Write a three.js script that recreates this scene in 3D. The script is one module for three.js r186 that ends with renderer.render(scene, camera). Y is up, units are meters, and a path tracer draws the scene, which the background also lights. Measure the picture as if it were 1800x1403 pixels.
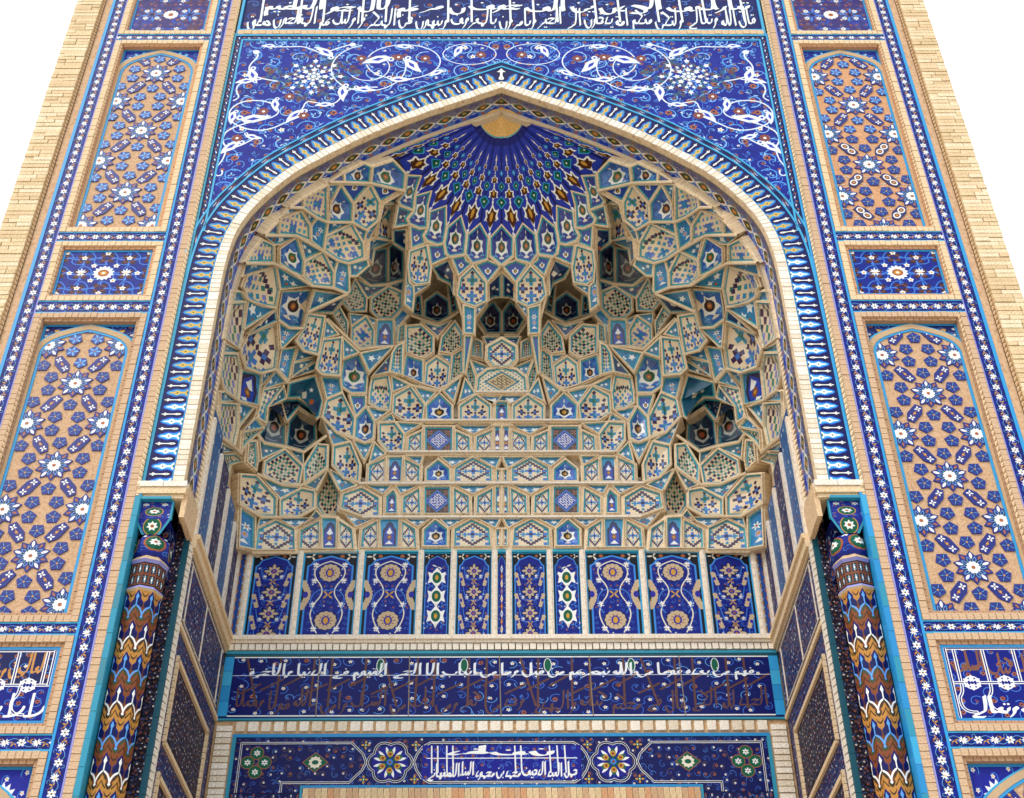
import * as THREE from 'three';
import { mergeGeometries } from 'three/addons/utils/BufferGeometryUtils.js';

// ---------------------------------------------------------------- camera, sky, sun, exposure
const scene = new THREE.Scene();
const camera = new THREE.PerspectiveCamera(33.378, 1024 / 798, 0.05, 3000);
camera.position.set(0.0239, 1.6, 8.0);
camera.rotation.set(0.678275, -0.0074816, -0.0061115, 'YXZ');
const renderer = new THREE.WebGLRenderer({ antialias: true });
renderer.toneMapping = THREE.LinearToneMapping;
renderer.toneMappingExposure = 1.2;
renderer.shadowMap.enabled = true;
const SUN = new THREE.Vector3(-0.42, 0.82, 0.42).normalize();
{ // bright, thinly overcast sky: whitest round the hidden sun
  const W = 256, H = 128, d = new Float32Array(W * H * 4);
  for (let j = 0; j < H; j++) for (let i = 0; i < W; i++) {
    const up = ((j + 0.5) / H - 0.5) * Math.PI, az = ((i + 0.5) / W - 0.5) * 2 * Math.PI, y = Math.sin(up);
    const x = Math.cos(az) * Math.cos(up), z = Math.sin(az) * Math.cos(up);
    const c = Math.max(0, x * SUN.x + y * SUN.y + z * SUN.z);
    const v = y < 0 ? 0.35 : 1.02 + 0.25 * y + 0.55 * Math.pow(c, 6);
    const o = (j * W + i) * 4;
    const e = x > 0 ? 0.04 : 0; d[o] = v * (0.955 - e); d[o + 1] = v * 1.0; d[o + 2] = v * 1.065; d[o + 3] = 1;
  }
  const t = new THREE.DataTexture(d, W, H, THREE.RGBAFormat, THREE.FloatType);
  t.mapping = THREE.EquirectangularReflectionMapping; t.minFilter = t.magFilter = THREE.LinearFilter; t.needsUpdate = true;
  scene.background = t; scene.environment = t;
}
const sun = new THREE.DirectionalLight(0xfff1dd, 1.3);
sun.position.copy(SUN).multiplyScalar(40); sun.target.position.set(0, 8, 0);
sun.castShadow = true; sun.shadow.radius = 24; sun.shadow.mapSize.set(2048, 2048);
Object.assign(sun.shadow.camera, { left: -12, right: 12, top: 14, bottom: -14, near: 1, far: 90 });
scene.add(sun, sun.target);

// ---------------------------------------------------------------- small tools
let seed = 7;
const rnd = () => { seed = (seed * 1664525 + 1013904223) >>> 0; return seed / 4294967296; };
const rr = (a, b) => a + (b - a) * rnd();
const lerp = (a, b, t) => a + (b - a) * t;
const used = {};
const numbered = (n) => { const k = (used[n] = (used[n] ?? -1) + 1); return k ? n + '_' + String(k).padStart(3, '0') : n; };
function thing(name, label, category, group) {
  const o = new THREE.Group(); o.name = numbered(name); o.userData = { label, category }; if (group) o.userData.group = group;
  scene.add(o); return o;
}
function part(parent, name, geo, mat, label) {
  const m = new THREE.Mesh(geo, mat); m.name = numbered(name); m.castShadow = m.receiveShadow = true;
  if (label) m.userData.label = label; parent.add(m); return m;
}
const V3 = (x, y, z) => new THREE.Vector3(x, y, z);
class B { // triangles with uv, flat shaded; s = -1 mirrors in x
  constructor(s = 1) { this.p = []; this.u = []; this.s = s; }
  tri(a, b, c, ua = [0, 0], ub = [0, 0], uc = [0, 0]) {
    if (this.s < 0) { [b, c] = [c, b]; [ub, uc] = [uc, ub]; }
    for (const q of [a, b, c]) this.p.push(q[0] * this.s, q[1], q[2]);
    this.u.push(...ua, ...ub, ...uc); return this;
  }
  quad(a, b, c, d, ua = [0, 0], ub = [1, 0], uc = [1, 1], ud = [0, 1]) { this.tri(a, b, c, ua, ub, uc); return this.tri(a, c, d, ua, uc, ud); }
  box(x0, x1, y0, y1, z0, z1, k = 1) { // uv in metres times k
    const f = (a, b, c, d, w, h) => this.quad(a, b, c, d, [0, 0], [w * k, 0], [w * k, h * k], [0, h * k]);
    const w = x1 - x0, h = y1 - y0, t = z1 - z0;
    f([x0, y0, z1], [x1, y0, z1], [x1, y1, z1], [x0, y1, z1], w, h);
    f([x1, y0, z0], [x0, y0, z0], [x0, y1, z0], [x1, y1, z0], w, h);
    f([x1, y0, z1], [x1, y0, z0], [x1, y1, z0], [x1, y1, z1], t, h);
    f([x0, y0, z0], [x0, y0, z1], [x0, y1, z1], [x0, y1, z0], t, h);
    f([x0, y1, z1], [x1, y1, z1], [x1, y1, z0], [x0, y1, z0], w, t);
    f([x0, y0, z0], [x1, y0, z0], [x1, y0, z1], [x0, y0, z1], w, t);
    return this;
  }
  // flat front face with its own uv rectangle, and plain sides
  plate(x0, x1, y0, y1, z0, z1, uv = [0, 0, 1, 1]) {
    const [a, b, c, d] = uv, e = [a, b];
    this.quad([x0, y0, z1], [x1, y0, z1], [x1, y1, z1], [x0, y1, z1], [a, b], [c, b], [c, d], [a, d]);
    const q = (A, Bq, C, D) => this.quad(A, Bq, C, D, e, e, e, e);
    q([x1, y0, z1], [x1, y0, z0], [x1, y1, z0], [x1, y1, z1]); q([x0, y0, z0], [x0, y0, z1], [x0, y1, z1], [x0, y1, z0]);
    q([x0, y1, z1], [x1, y1, z1], [x1, y1, z0], [x0, y1, z0]); q([x0, y0, z0], [x1, y0, z0], [x1, y0, z1], [x0, y0, z1]);
    return this;
  }
  geo(smooth) {
    const g = new THREE.BufferGeometry();
    g.setAttribute('position', new THREE.Float32BufferAttribute(this.p, 3)); g.setAttribute('uv', new THREE.Float32BufferAttribute(this.u, 2));
    g.computeVertexNormals(); return g;
  }
}
// a ribbon swept along a list of 2D points (x, y) with outward normals, between offsets o0..o1, standing from z0 to z1
function ribbon(b, pts, o0, o1, z0, z1, uvLen = 1, uTo = 1) {
  const nrm = normals2(pts); let s = 0;
  for (let i = 0; i + 1 < pts.length; i++) {
    const L = Math.hypot(pts[i + 1][0] - pts[i][0], pts[i + 1][1] - pts[i][1]);
    const P = (j, o) => [pts[j][0] + nrm[j][0] * o, pts[j][1] + nrm[j][1] * o];
    const a = P(i, o0), c = P(i + 1, o0), d = P(i + 1, o1), e = P(i, o1), v0 = s / uvLen, v1 = (s + L) / uvLen; s += L;
    b.quad([...e, z1], [...a, z1], [...c, z1], [...d, z1], [uTo, v0], [0, v0], [0, v1], [uTo, v1]);
    b.quad([...a, z1], [...a, z0], [...c, z0], [...c, z1], [0, v0], [.1, v0], [.1, v1], [0, v1]);
    b.quad([...e, z0], [...e, z1], [...d, z1], [...d, z0], [0, v0], [.1, v0], [.1, v1], [0, v1]);
  }
  return s;
}
function normals2(pts) { // outward = to the right of travel from right-bottom over apex to left-bottom is inward, so flip
  return pts.map((p, i) => {
    const a = pts[Math.max(0, i - 1)], c = pts[Math.min(pts.length - 1, i + 1)];
    let n1 = [p[0] - a[0], p[1] - a[1]], n2 = [c[0] - p[0], c[1] - p[1]];
    const u = (n) => { const l = Math.hypot(...n) || 1; return [n[1] / l, -n[0] / l]; };
    if (i === 0) return u(n2); if (i === pts.length - 1) return u(n1);
    const A = u(n1), C = u(n2), k = 1 + A[0] * C[0] + A[1] * C[1];
    return [(A[0] + C[0]) / k, (A[1] + C[1]) / k];
  });
}
// ---------------------------------------------------------------- canvas painting
const NIB = [-0.72, 0.5];
const canvas = (w, h) => { const c = document.createElement('canvas'); c.width = w; c.height = h; return [c, c.getContext('2d')]; };
function tex(c, repeat) {
  const t = new THREE.CanvasTexture(c); t.colorSpace = THREE.SRGBColorSpace; t.magFilter = THREE.LinearFilter; t.minFilter = THREE.LinearMipmapLinearFilter;
  t.wrapS = t.wrapT = THREE.RepeatWrapping; t.anisotropy = 8; return t;
}
const K = { navy: '#07104e', cobalt: '#0b1f86', blue: '#163cb4', azure: '#3f7fd6', turq: '#2f9fd8', teal: '#1f8aa0', deepteal: '#0d5468', sky: '#7cc4ee',
  white: '#eef0ee', bone: '#e4dccb', tan: '#e9d6b6', tan2: '#c79a68', brown: '#7d4526', rust: '#a05a34', ochre: '#c9953c', green: '#0f5a44', black: '#14121a', sand: '#dcbb90' };
function age(g, w, h, k = 1) { // glaze mottling, pin holes and fine crazing
  for (let i = 0; i < w * h / 900 * k; i++) {
    g.globalAlpha = rr(0.03, 0.12); g.fillStyle = rnd() < 0.5 ? '#000' : rnd() < .5 ? '#fff' : '#6a5a44';
    g.beginPath(); g.ellipse(rr(0, w), rr(0, h), rr(1, 9), rr(1, 6), rr(0, 3), 0, 7); g.fill();
  }
  g.globalAlpha = 0.35; g.strokeStyle = '#8d7a62'; g.lineWidth = 0.8;
  for (let i = 0; i < w * h / 26000 * k; i++) { let x = rr(0, w), y = rr(0, h); g.beginPath(); g.moveTo(x, y); for (let j = 0; j < 4; j++) { x += rr(-14, 14); y += rr(-14, 14); g.lineTo(x, y); } g.stroke(); }
  g.globalAlpha = 1;
}
function fill(g, col, pts, line, lw = 1) { g.beginPath(); pts.forEach((p, i) => (i ? g.lineTo(p[0], p[1]) : g.moveTo(p[0], p[1]))); g.closePath(); if (col) { g.fillStyle = col; g.fill(); } if (line) { g.strokeStyle = line; g.lineWidth = lw; g.stroke(); } }
function disc(g, col, x, y, rx, ry = rx, a = 0, line, lw) { g.beginPath(); g.ellipse(x, y, rx, ry, a, 0, Math.PI * 2); if (col) { g.fillStyle = col; g.fill(); } if (line) { g.strokeStyle = line; g.lineWidth = lw || 1; g.stroke(); } }
function stroke(g, col, lw, pts) { // smooth line through points
  g.strokeStyle = col; g.lineWidth = lw; g.lineCap = g.lineJoin = 'round'; g.beginPath(); g.moveTo(pts[0][0], pts[0][1]);
  if (pts.length === 2) g.lineTo(pts[1][0], pts[1][1]);
  else { for (let i = 1; i < pts.length - 1; i++) { const l = i === pts.length - 2, m = l ? pts[i + 1] : [(pts[i][0] + pts[i + 1][0]) / 2, (pts[i][1] + pts[i + 1][1]) / 2]; g.quadraticCurveTo(pts[i][0], pts[i][1], m[0], m[1]); } }
  g.stroke();
}
function petals(g, col, x, y, n, r0, r1, w, a0 = 0, line, lw) { // n leaf-shaped petals from r0 to r1
  for (let i = 0; i < n; i++) {
    const a = a0 + (i * 2 * Math.PI) / n, c = Math.cos(a), s = Math.sin(a), p = (r, t) => [x + c * r - s * t, y + s * r + c * t], m = lerp(r0, r1, 0.55);
    g.beginPath(); g.moveTo(...p(r0, 0)); g.quadraticCurveTo(...p(m, w), ...p(r1, 0)); g.quadraticCurveTo(...p(m, -w), ...p(r0, 0)); g.closePath();
    if (col) { g.fillStyle = col; g.fill(); } if (line) { g.strokeStyle = line; g.lineWidth = lw || 1; g.stroke(); }
  }
}
function star(n, r0, r1, a0 = -Math.PI / 2) { const o = []; for (let i = 0; i < 2 * n; i++) { const a = a0 + (i * Math.PI) / n, r = i % 2 ? r1 : r0; o.push([Math.cos(a) * r, Math.sin(a) * r]); } return o; }
const shift = (pts, x, y, k = 1) => pts.map((p) => [x + p[0] * k, y + p[1] * k]);
function rosette(g, x, y, r) { // white six-lobed flower with dark eye
  fill(g, K.white, shift(star(6, r, r * 0.62), x, y)); for (let i = 0; i < 6; i++) disc(g, K.white, x + Math.cos(i * 1.047 + .52) * r * .6, y + Math.sin(i * 1.047 + .52) * r * .6, r * .26);
  for (let i = 0; i < 6; i++) disc(g, K.navy, x + Math.cos(i * 1.047) * r * 0.55, y + Math.sin(i * 1.047) * r * 0.55, r * 0.1);
  disc(g, K.black, x, y, r * 0.22); disc(g, K.ochre, x, y, r * .1);
}
function lily(g, x, y, r, a = -1.57) { for (const d of [-1.15, -.6, 0, .6, 1.15]) { const b = a + d; petals(g, K.white, x, y, 1, 0, r * (1 - Math.abs(d) * .12), r * .26, b); } for (const d of [2.2, 2.75, -2.2, -2.75]) petals(g, K.white, x, y, 1, 0, r * .8, r * .2, a + d); disc(g, K.sand, x, y, r * .18); }
function leaf3(g, x, y, r, a, col) { petals(g, col, x, y, 1, 0, r, r * .38, a); petals(g, col, x, y, 1, 0, r * .9, r * .3, a + 1.5); petals(g, col, x, y, 1, 0, r * .9, r * .3, a - 1.5); disc(g, K.brown, x, y, r * .16); }
function vine(g, col, lw, x, y, r, turn = 1, a0 = 0) { const p = []; for (let i = 0; i <= 16; i++) { const t = i / 16, a = a0 + turn * t * 4.6, q = r * (1 - t * 0.72); p.push([x + Math.cos(a) * q, y + Math.sin(a) * q]); } stroke(g, col, lw, p); }
function floralGround(g, x0, y0, w, h, step, o = {}) { // scattered vines, small blossoms, leaves
  const cols = o.cols || [K.azure, K.turq];
  for (let y = y0 + step / 2; y < y0 + h; y += step) for (let x = x0 + step / 2; x < x0 + w; x += step) {
    const X = x + rr(-.25, .25) * step, Y = y + rr(-.25, .25) * step, k = rnd();
    vine(g, cols[(rnd() * cols.length) | 0], step * .05, X, Y, step * rr(.35, .55), rnd() < .5 ? 1 : -1, rr(0, 6.3));
    if (k < (o.white ?? .4)) { fill(g, K.white, shift(star(5, step * .17, step * .09, rr(0, 6)), X, Y)); disc(g, K.ochre, X, Y, step * .05); }
    else if (k < (o.white ?? .4) + (o.rust ?? .35)) { fill(g, K.rust, shift(star(6, step * .2, step * .13, rr(0, 6)), X, Y)); disc(g, K.navy, X, Y, step * .06); }
    else leaf3(g, X, Y, step * .2, rr(0, 6.3), o.leaf || K.azure);
  }
}
// --- Arabic letters as pen strokes; x runs leftwards, baseline 0, height of alif 1
const TALL = 1.0;
const LET = {
  A: { iso: [0.26, [[[.1, TALL], [.13, .5], [.1, 0]]]], fin: [.3, [[[0, 0], [.12, 0], [.17, .1], [.16, TALL]]]] },
  l: { iso: [.55, [[[.05, TALL], [.06, .1], [.1, -.15], [.3, -.25], [.48, -.12], [.52, .12]]]], ini: [.26, [[[.08, TALL], [.1, .08], [.26, 0]]]], med: [.28, [[[0, 0], [.1, .02], [.12, TALL]], [[.12, TALL], [.13, .05], [.28, 0]]]], fin: [.6, [[[0, 0], [.1, .02], [.1, TALL]], [[.1, TALL], [.1, 0], [.2, -.22], [.42, -.22], [.56, .1]]]] },
  b: { iso: [.8, [[[.03, .22], [.04, .02], [.35, -.06], [.7, .02], [.78, .24]]]], ini: [.24, [[[.05, .26], [.07, .02], [.24, 0]]]], med: [.26, [[[0, 0], [.1, .02], [.11, .24]], [[.11, .24], [.13, .02], [.26, 0]]]], fin: [.85, [[[0, 0], [.3, -.05], [.7, .0], [.82, .24]]]] },
  n: { iso: [.6, [[[.05, .22], [.04, -.1], [.25, -.3], [.48, -.18], [.54, .2]]]], fin: [.6, [[[0, 0], [.06, .05], [.06, -.15], [.28, -.3], [.5, -.15], [.54, .18]]]] },
  y: { iso: [.75, [[[.3, .2], [.08, .22], [.1, .05], [.3, -.02], [.25, -.22], [.0, -.3], [-.02, -.12]]]], fin: [.7, [[[0, 0], [.15, .02], [.12, -.1], [.4, -.14], [.5, -.25], [.3, -.34], [.02, -.3]]]] },
  H: { ini: [.5, [[[.02, .26], [.25, .34], [.45, .26]], [[.02, .3], [.3, .12], [.5, 0], [.1, 0]]]], fin: [.6, [[[0, 0], [.1, .24], [.5, .3]], [[.5, .28], [.12, .05], [.05, -.22], [.3, -.4], [.58, -.3]]]] },
  d: { iso: [.36, [[[.1, .36], [.26, .12], [.3, 0], [.06, 0]]]], fin: [.36, [[[0, 0], [.3, 0]], [[.14, .36], [.26, .12], [.3, 0]]]] },
  r: { iso: [.34, [[[.06, .2], [.1, -.05], [.38, -.28]]]], fin: [.34, [[[0, 0], [.08, .04], [.12, -.08], [.4, -.28]]]] },
  s: { ini: [.5, [[[.04, .22], [.06, .02], [.16, .02], [.18, .2]], [[.18, .2], [.2, .02], [.32, .02], [.34, .22]], [[.34, .22], [.36, .02], [.5, 0]]]], fin: [1, [[[0, 0], [.1, 0], [.12, .2]], [[.12, .2], [.14, 0], [.26, 0], [.28, .2]], [[.28, .2], [.3, -.1], [.55, -.3], [.8, -.15], [.86, .18]]]] },
  c: { ini: [.62, [[[0, 0], [.12, .2], [.34, .26], [.42, .12], [.3, 0], [.0, 0]], [[.4, .02], [.48, .2]], [[.48, .2], [.5, .02], [.62, 0]]]], fin: [1.1, [[[0, 0], [.12, .2], [.34, .26], [.42, .12], [.3, 0], [0, 0]], [[.44, .2], [.48, -.1], [.7, -.28], [.95, -.1], [.98, .18]]]] },
  T: { ini: [.56, [[[0, 0], [.12, .2], [.36, .26], [.44, .12], [.32, 0], [0, 0]], [[.1, TALL * .9], [.12, .1]], [[.4, 0], [.56, 0]]]] },
  E: { ini: [.45, [[[.36, .34], [.14, .36], [.06, .22], [.2, .14]], [[.2, .16], [.06, .06], [.2, 0], [.45, 0]]]], med: [.4, [[[0, 0], [.12, .02], [.3, .26], [.08, .26], [.26, .02], [.4, 0]]]], fin: [.6, [[[0, 0], [.2, .22], [.02, .24], [.2, 0], [.06, -.2], [.3, -.38], [.55, -.28]]]] },
  f: { ini: [.36, [[[.16, .02], [.02, .16], [.14, .34], [.26, .2], [.2, .02], [.36, 0]]]], med: [.36, [[[0, 0], [.14, .02], [.06, .2], [.16, .34], [.26, .18], [.18, .02], [.36, 0]]]], fin: [.9, [[[0, 0], [.12, .02], [.06, .2], [.16, .34], [.26, .16], [.16, 0], [.5, -.06], [.8, .02], [.86, .24]]]] },
  q: { fin: [.7, [[[0, 0], [.12, .02], [.06, .2], [.16, .34], [.26, .16], [.14, 0], [.1, -.18], [.3, -.32], [.55, -.16], [.6, .16]]]] },
  k: { ini: [.5, [[[.5, .75], [.05, .5], [.1, .38], [.4, .14], [.36, 0], [.5, 0]]]], med: [.5, [[[0, 0], [.3, 0]], [[.5, .78], [.04, .48], [.1, .36], [.36, .12], [.32, 0], [.5, 0]]]], fin: [.7, [[[0, 0], [.1, .02], [.1, .8]], [[.1, .8], [.1, 0], [.35, -.06], [.62, .02], [.68, .2]]]] },
  m: { ini: [.36, [[[.2, 0], [.04, .08], [.1, .24], [.24, .14], [.16, 0], [.36, 0]]]], med: [.36, [[[0, 0], [.14, .02], [.1, -.16], [.24, -.14], [.2, .02], [.36, 0]]]], fin: [.4, [[[0, 0], [.14, .04], [.08, .2], [.26, .16], [.2, 0], [.26, -.2], [.22, -.5]]]] },
  h: { ini: [.45, [[[.1, .36], [.3, .24], [.36, .06], [.16, 0], [.06, .14], [.24, .2], [.3, .02], [.45, 0]]]], med: [.42, [[[0, 0], [.14, .02], [.2, .26], [.08, .24], [.2, 0], [.1, -.2], [.24, -.16], [.26, 0], [.42, 0]]]], fin: [.32, [[[0, 0], [.14, .02], [.12, .3], [.26, .2], [.22, .04], [.1, .06]]]], iso: [.34, [[[.12, .34], [.28, .16], [.18, 0], [.06, .1], [.12, .3]]]] },
  w: { iso: [.4, [[[.2, .1], [.04, .18], [.14, .34], [.24, .2], [.2, -.02], [.42, -.26]]]], fin: [.4, [[[0, 0], [.14, .02], [.06, .18], [.16, .34], [.26, .18], [.22, -.04], [.44, -.26]]]] },
};
const SAME = { t: ['b', 2, 1], v: ['b', 3, 1], p: ['h', 2, 1], j: ['H', 1, -1], x: ['H', 1, 1], D: ['d', 1, 1], z: ['r', 1, 1], S: ['s', 3, 1], C: ['c', 1, 1], Z: ['T', 1, 1], Y: ['y', 0, 1] };
const DOT = { b: [1, -1], n: [1, 1], y: [2, -1], f: [1, 1], q: [2, 1] }, ENDS = 'AdDrzw';
function word(g, text, x, y, k, lw, col, nib = 1) { // writes from x leftwards; returns where it ended
  for (let i = 0; i < text.length; i++) {
    const ch = text[i]; if (ch === ' ') { x -= .16 * k; continue; }
    const al = SAME[ch], base = al ? al[0] : ch, prev = text[i - 1], joinR = prev && prev !== ' ' && !ENDS.includes(prev), joinL = !ENDS.includes(ch) && text[i + 1] && text[i + 1] !== ' ';
    const form = joinR ? (joinL ? 'med' : 'fin') : joinL ? 'ini' : 'iso';
    const L0 = LET[base], br = (joinL && (base === 'n' || base === 'y')) ? LET.b : (joinL && base === 'q') ? LET.f : L0;
    const G = br[form] || (form === 'med' ? br.ini : form === 'iso' ? br.fin : form === 'fin' ? br.iso || br.ini : br.med) || br.fin || br.ini;
    for (const st of G[1]) for (let m = 0; m <= 3; m++) { const o = (m / 3 - .5) * lw * 1.5 * nib; stroke(g, col, lw * .48, st.map((p) => [x - p[0] * k + NIB[0] * o, y - p[1] * k + NIB[1] * o])); }
    const dt = al ? [al[1], al[2]] : DOT[ch];
    if (dt && dt[0]) for (let m = 0; m < dt[0]; m++) disc(g, col, x - G[0] * k * .5 + (m - (dt[0] - 1) / 2) * lw * 1.5, y - (dt[1] > 0 ? .5 : -.22) * k, lw * .55);
    x -= G[0] * k;
  }
  return x;
}
function measure(text) { const [c, g] = canvas(4, 4); return -word(g, text, 0, 0, 1, .01, '#000'); }
function lineOfText(g, words, x1, x0, y, k, lw, col, wob = 0) { // words right to left, spread over x1..x0
  const tot = words.reduce((s, w) => s + measure(w), 0), gap = .14, kk = (x1 - x0) / (tot + gap * (words.length - 1));
  let x = x1; words.forEach((w, i) => { g.save(); g.translate(x, y + (i % 2 ? wob : -wob)); g.scale(kk / k, 1); word(g, w, 0, 0, k, lw, col); g.restore(); x -= (measure(w) + gap) * kk; });
}
function kufic(g, x, y, n, cell, col) { // square kufic maze filling n by n cells, as strokes of one cell
  const a = Array.from({ length: n }, () => Array(n).fill(0));
  for (let j = 0; j < n; j += 2) for (let i = 0; i < n; i++) a[j][i] = (i * 7 + j * 3) % 9 ? 1 : 0;
  for (let j = 1; j < n; j += 2) for (let i = 0; i < n; i++) a[j][i] = (i * 5 + j * 11) % 4 === 0 ? 1 : 0;
  g.fillStyle = col; for (let j = 0; j < n; j++) for (let i = 0; i < n; i++) if (a[j][i]) g.fillRect(x + i * cell, y + j * cell, cell * 1.02, cell * .72);
}
// ---------------------------------------------------------------- glazed patterns
function paint(w, h, bg, draw, k = 1, rough = 0.3) {
  const [c, g] = canvas(w, h); g.fillStyle = bg; g.fillRect(0, 0, w, h); draw(g, w, h); age(g, w, h, k * 1.5);
  return new THREE.MeshPhysicalMaterial({ map: tex(c), roughness: rough + .12, ior: rough < .21 ? 1.45 : 1.26 });
}
const solid = (hex, rough = 0.35) => new THREE.MeshPhysicalMaterial({ color: hex, roughness: rough + .1, ior: 1.36 });
const grain = (() => { // brick grain: colour speckle and a bump
  const [c, g] = canvas(256, 256), [b, h] = canvas(256, 256); g.fillStyle = '#fff'; g.fillRect(0, 0, 256, 256); h.fillStyle = '#888'; h.fillRect(0, 0, 256, 256);
  for (let i = 0; i < 5200; i++) { const x = rr(0, 256), y = rr(0, 256), r = rr(.5, 3.4), v = rr(-1, 1); g.globalAlpha = rr(.03, .16); g.fillStyle = v > 0 ? '#fff6e6' : '#8a6a4a'; h.globalAlpha = .25; h.fillStyle = v > 0 ? '#fff' : '#000'; for (const q of [g, h]) { q.beginPath(); q.ellipse(x, y, r * 1.6, r, rr(0, 3), 0, 7); q.fill(); } }
  return { map: tex(c), bump: tex(b) };
})();
const fired = (hex, rough = .9) => new THREE.MeshStandardMaterial({ color: hex, map: grain.map, bumpMap: grain.bump, bumpScale: .004, roughness: rough });
const M = {
  brick: ['#eddcba', '#e6d1aa', '#f0e2c4', '#e4cba4', '#ead4b0', '#dcc49c'].map((c) => fired(c)),
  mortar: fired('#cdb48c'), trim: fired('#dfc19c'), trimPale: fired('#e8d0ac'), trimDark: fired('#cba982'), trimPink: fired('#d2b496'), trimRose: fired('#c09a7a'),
  white: ['#f3ece0', '#ece2d2', '#f6f0e6', '#e6dac6'].map((c) => fired(c, .6)), whiteSide: fired('#cdb48c', .8),
  rib: fired('#ecd8b8', .6), gold: fired('#e8c07a'), ribEdge: solid('#3aa8c2', .3), turq: ['#2c97d6', '#2689c8', '#3aa3d4', '#2d8fae'].map((c) => solid(c, .28)), teal: solid('#0f4f62', .3), tealPale: solid('#3a8298', .3), lav: solid('#8f8fd0', .35),
  navy: solid('#10155e', .25), patch: fired('#8fc3da', .6), plaster: fired('#d9c6a8'), soil: fired('#b79b74'), terra: fired('#cfac8a'), terraWarm: fired('#d6a47c'), mull: fired('#f0e6d8', .6),
};
// flower border: one repeat is .408 m tall, .112 m wide
M.border = paint(160, 580, K.cobalt, (g, w, h) => {
  g.fillStyle = K.navy; g.globalAlpha = .5; for (let i = 0; i < 40; i++) { g.fillRect(rr(0, w), rr(0, h), rr(20, 60), rr(20, 70)); } g.globalAlpha = 1;
  const sw = (y0, s) => { stroke(g, K.sky, 4, [[80, y0], [80 + s * 46, y0 + 50], [80 + s * 40, y0 + 110], [80 - s * 4, y0 + 145]]); stroke(g, K.azure, 4, [[80 - s * 8, y0 + 20], [80 - s * 20, y0 + 80], [80 + s * 6, y0 + 150], [80, y0 + 290]]); vine(g, K.sky, 3, 80 - s * 46, y0 + 30, 22, s, 1); };
  for (const [y, s] of [[0, 1], [145, -1], [290, 1], [435, -1], [580, 1]]) sw(y, s);
  for (const [y, s] of [[72, -1], [217, 1], [362, -1], [507, 1]]) { leaf3(g, 80 + s * 6, y, 40, s > 0 ? -.5 : 2.6, K.ochre); petals(g, K.rust, 80 + s * 26, y + 22, 1, 0, 30, 9, s > 0 ? .6 : 2.4); }
  for (const y of [0, 290, 580]) rosette(g, 80, y, 46); for (const y of [145, 435]) lily(g, 80, y, 54, -1.2);
});
// small red-and-white bud border, repeat .2 m
M.bud = paint(192, 64, K.navy, (g) => { stroke(g, K.azure, 4, [[0, 36], [48, 20], [96, 36], [144, 48], [192, 36]]); for (const x of [24, 120]) { petals(g, K.white, x, 38, 1, -16, 20, 11, -.5); petals(g, K.rust, x + 48, 26, 4, 0, 16, 7, .4); disc(g, K.rust, x + 48, 26, 8); petals(g, K.azure, x + 20, 46, 1, 0, 20, 6, .4); } });
function bone(pale) { // knotted comb border, repeat .14 m along v, u from the arch outwards
  return paint(256, 168, '#0d1054', (g, w, h) => {
    const mid = 84;
    for (const y0 of [0, h]) {
      const lobe = (k, col) => { const up = [[0, 62], [30, 50], [60, 40], [96, 44], [120, 50], [150, 44], [180, 30], [206, 24], [232, 0]].map(([x, y]) => [x * (k < 1 ? .96 : 1), y * k]); fill(g, col, [...up.map(([x, y]) => [x, y0 - y]), ...up.slice().reverse().map(([x, y]) => [x, y0 + y])]); };
      lobe(1, pale ? '#1c50c4' : '#2a62c0'); lobe(.74, pale ? '#3fa4e6' : '#3c96cc');
      const c = pale ? '#f2f4f0' : '#d2ac54', up = [[0, 40], [16, 34], [30, 12], [70, 9], [96, 22], [112, 30], [128, 22], [150, 9], [188, 5], [200, 0]]; fill(g, c, [...up.map(([x, y]) => [x, y0 - y]), ...up.slice().reverse().map(([x, y]) => [x, y0 + y])]); disc(g, K.green, 112, y0, 9, 8); disc(g, K.green, 6, y0, 8, 15);
    }
    const b = [[24, mid], [46, mid - 10], [72, mid - 12], [100, mid - 6], [140, mid - 5], [176, mid - 7], [196, mid - 20], [206, mid - 9], [236, mid]], poly = [...b, ...b.slice(1, -1).reverse().map(([x, y]) => [x, 2 * mid - y])];
    fill(g, '#070930', poly.map(([x, y]) => [128 + (x - 128) * 1.1, mid + 4 + (y - mid) * 1.9])); fill(g, K.white, poly); disc(g, K.navy, 60, mid, 7, 4); disc(g, K.navy, 204, mid, 5, 4);
  });
}
M.boneGold = bone(false); M.bonePale = bone(true);
// soffit band: medallions along v, repeat .42 m (green one, brown one), u across
M.soffit = paint(200, 256, '#5573be', (g, w, h) => {
  for (const [y, a, b] of [[64, K.green, K.rust], [192, '#5a2d18', K.green]]) {
    fill(g, K.bone, shift(star(8, 50, 36), 100, y)); disc(g, K.bone, 100, y, 40, 56); fill(g, a, [[100, y - 50], [134, y - 8], [134, y + 8], [100, y + 50], [66, y + 8], [66, y - 8]]); disc(g, b, 100, y, 20, 24); disc(g, K.ochre, 100, y, 10, 13);
    for (const x of [34, 166]) { disc(g, K.blue, x, y + 62, 26, 34); disc(g, K.rust, x, y, 12, 15); }
  }
  stroke(g, K.bone, 5, [[100, 0], [96, 20], [104, 20]]); for (const y of [0, 128, 256]) { petals(g, K.bone, 100, y, 4, 0, 26, 8, .78); stroke(g, K.bone, 4, [[66, y - 10], [40, y], [66, y + 12]]); stroke(g, K.bone, 4, [[134, y - 10], [160, y], [134, y + 12]]); }
  g.fillStyle = '#e0cfae'; g.fillRect(0, 0, 8, h); g.fillStyle = '#a05840'; g.fillRect(w - 8, 0, 8, h); g.fillStyle = K.deepteal; g.fillRect(8, 0, 8, h);
});
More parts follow.
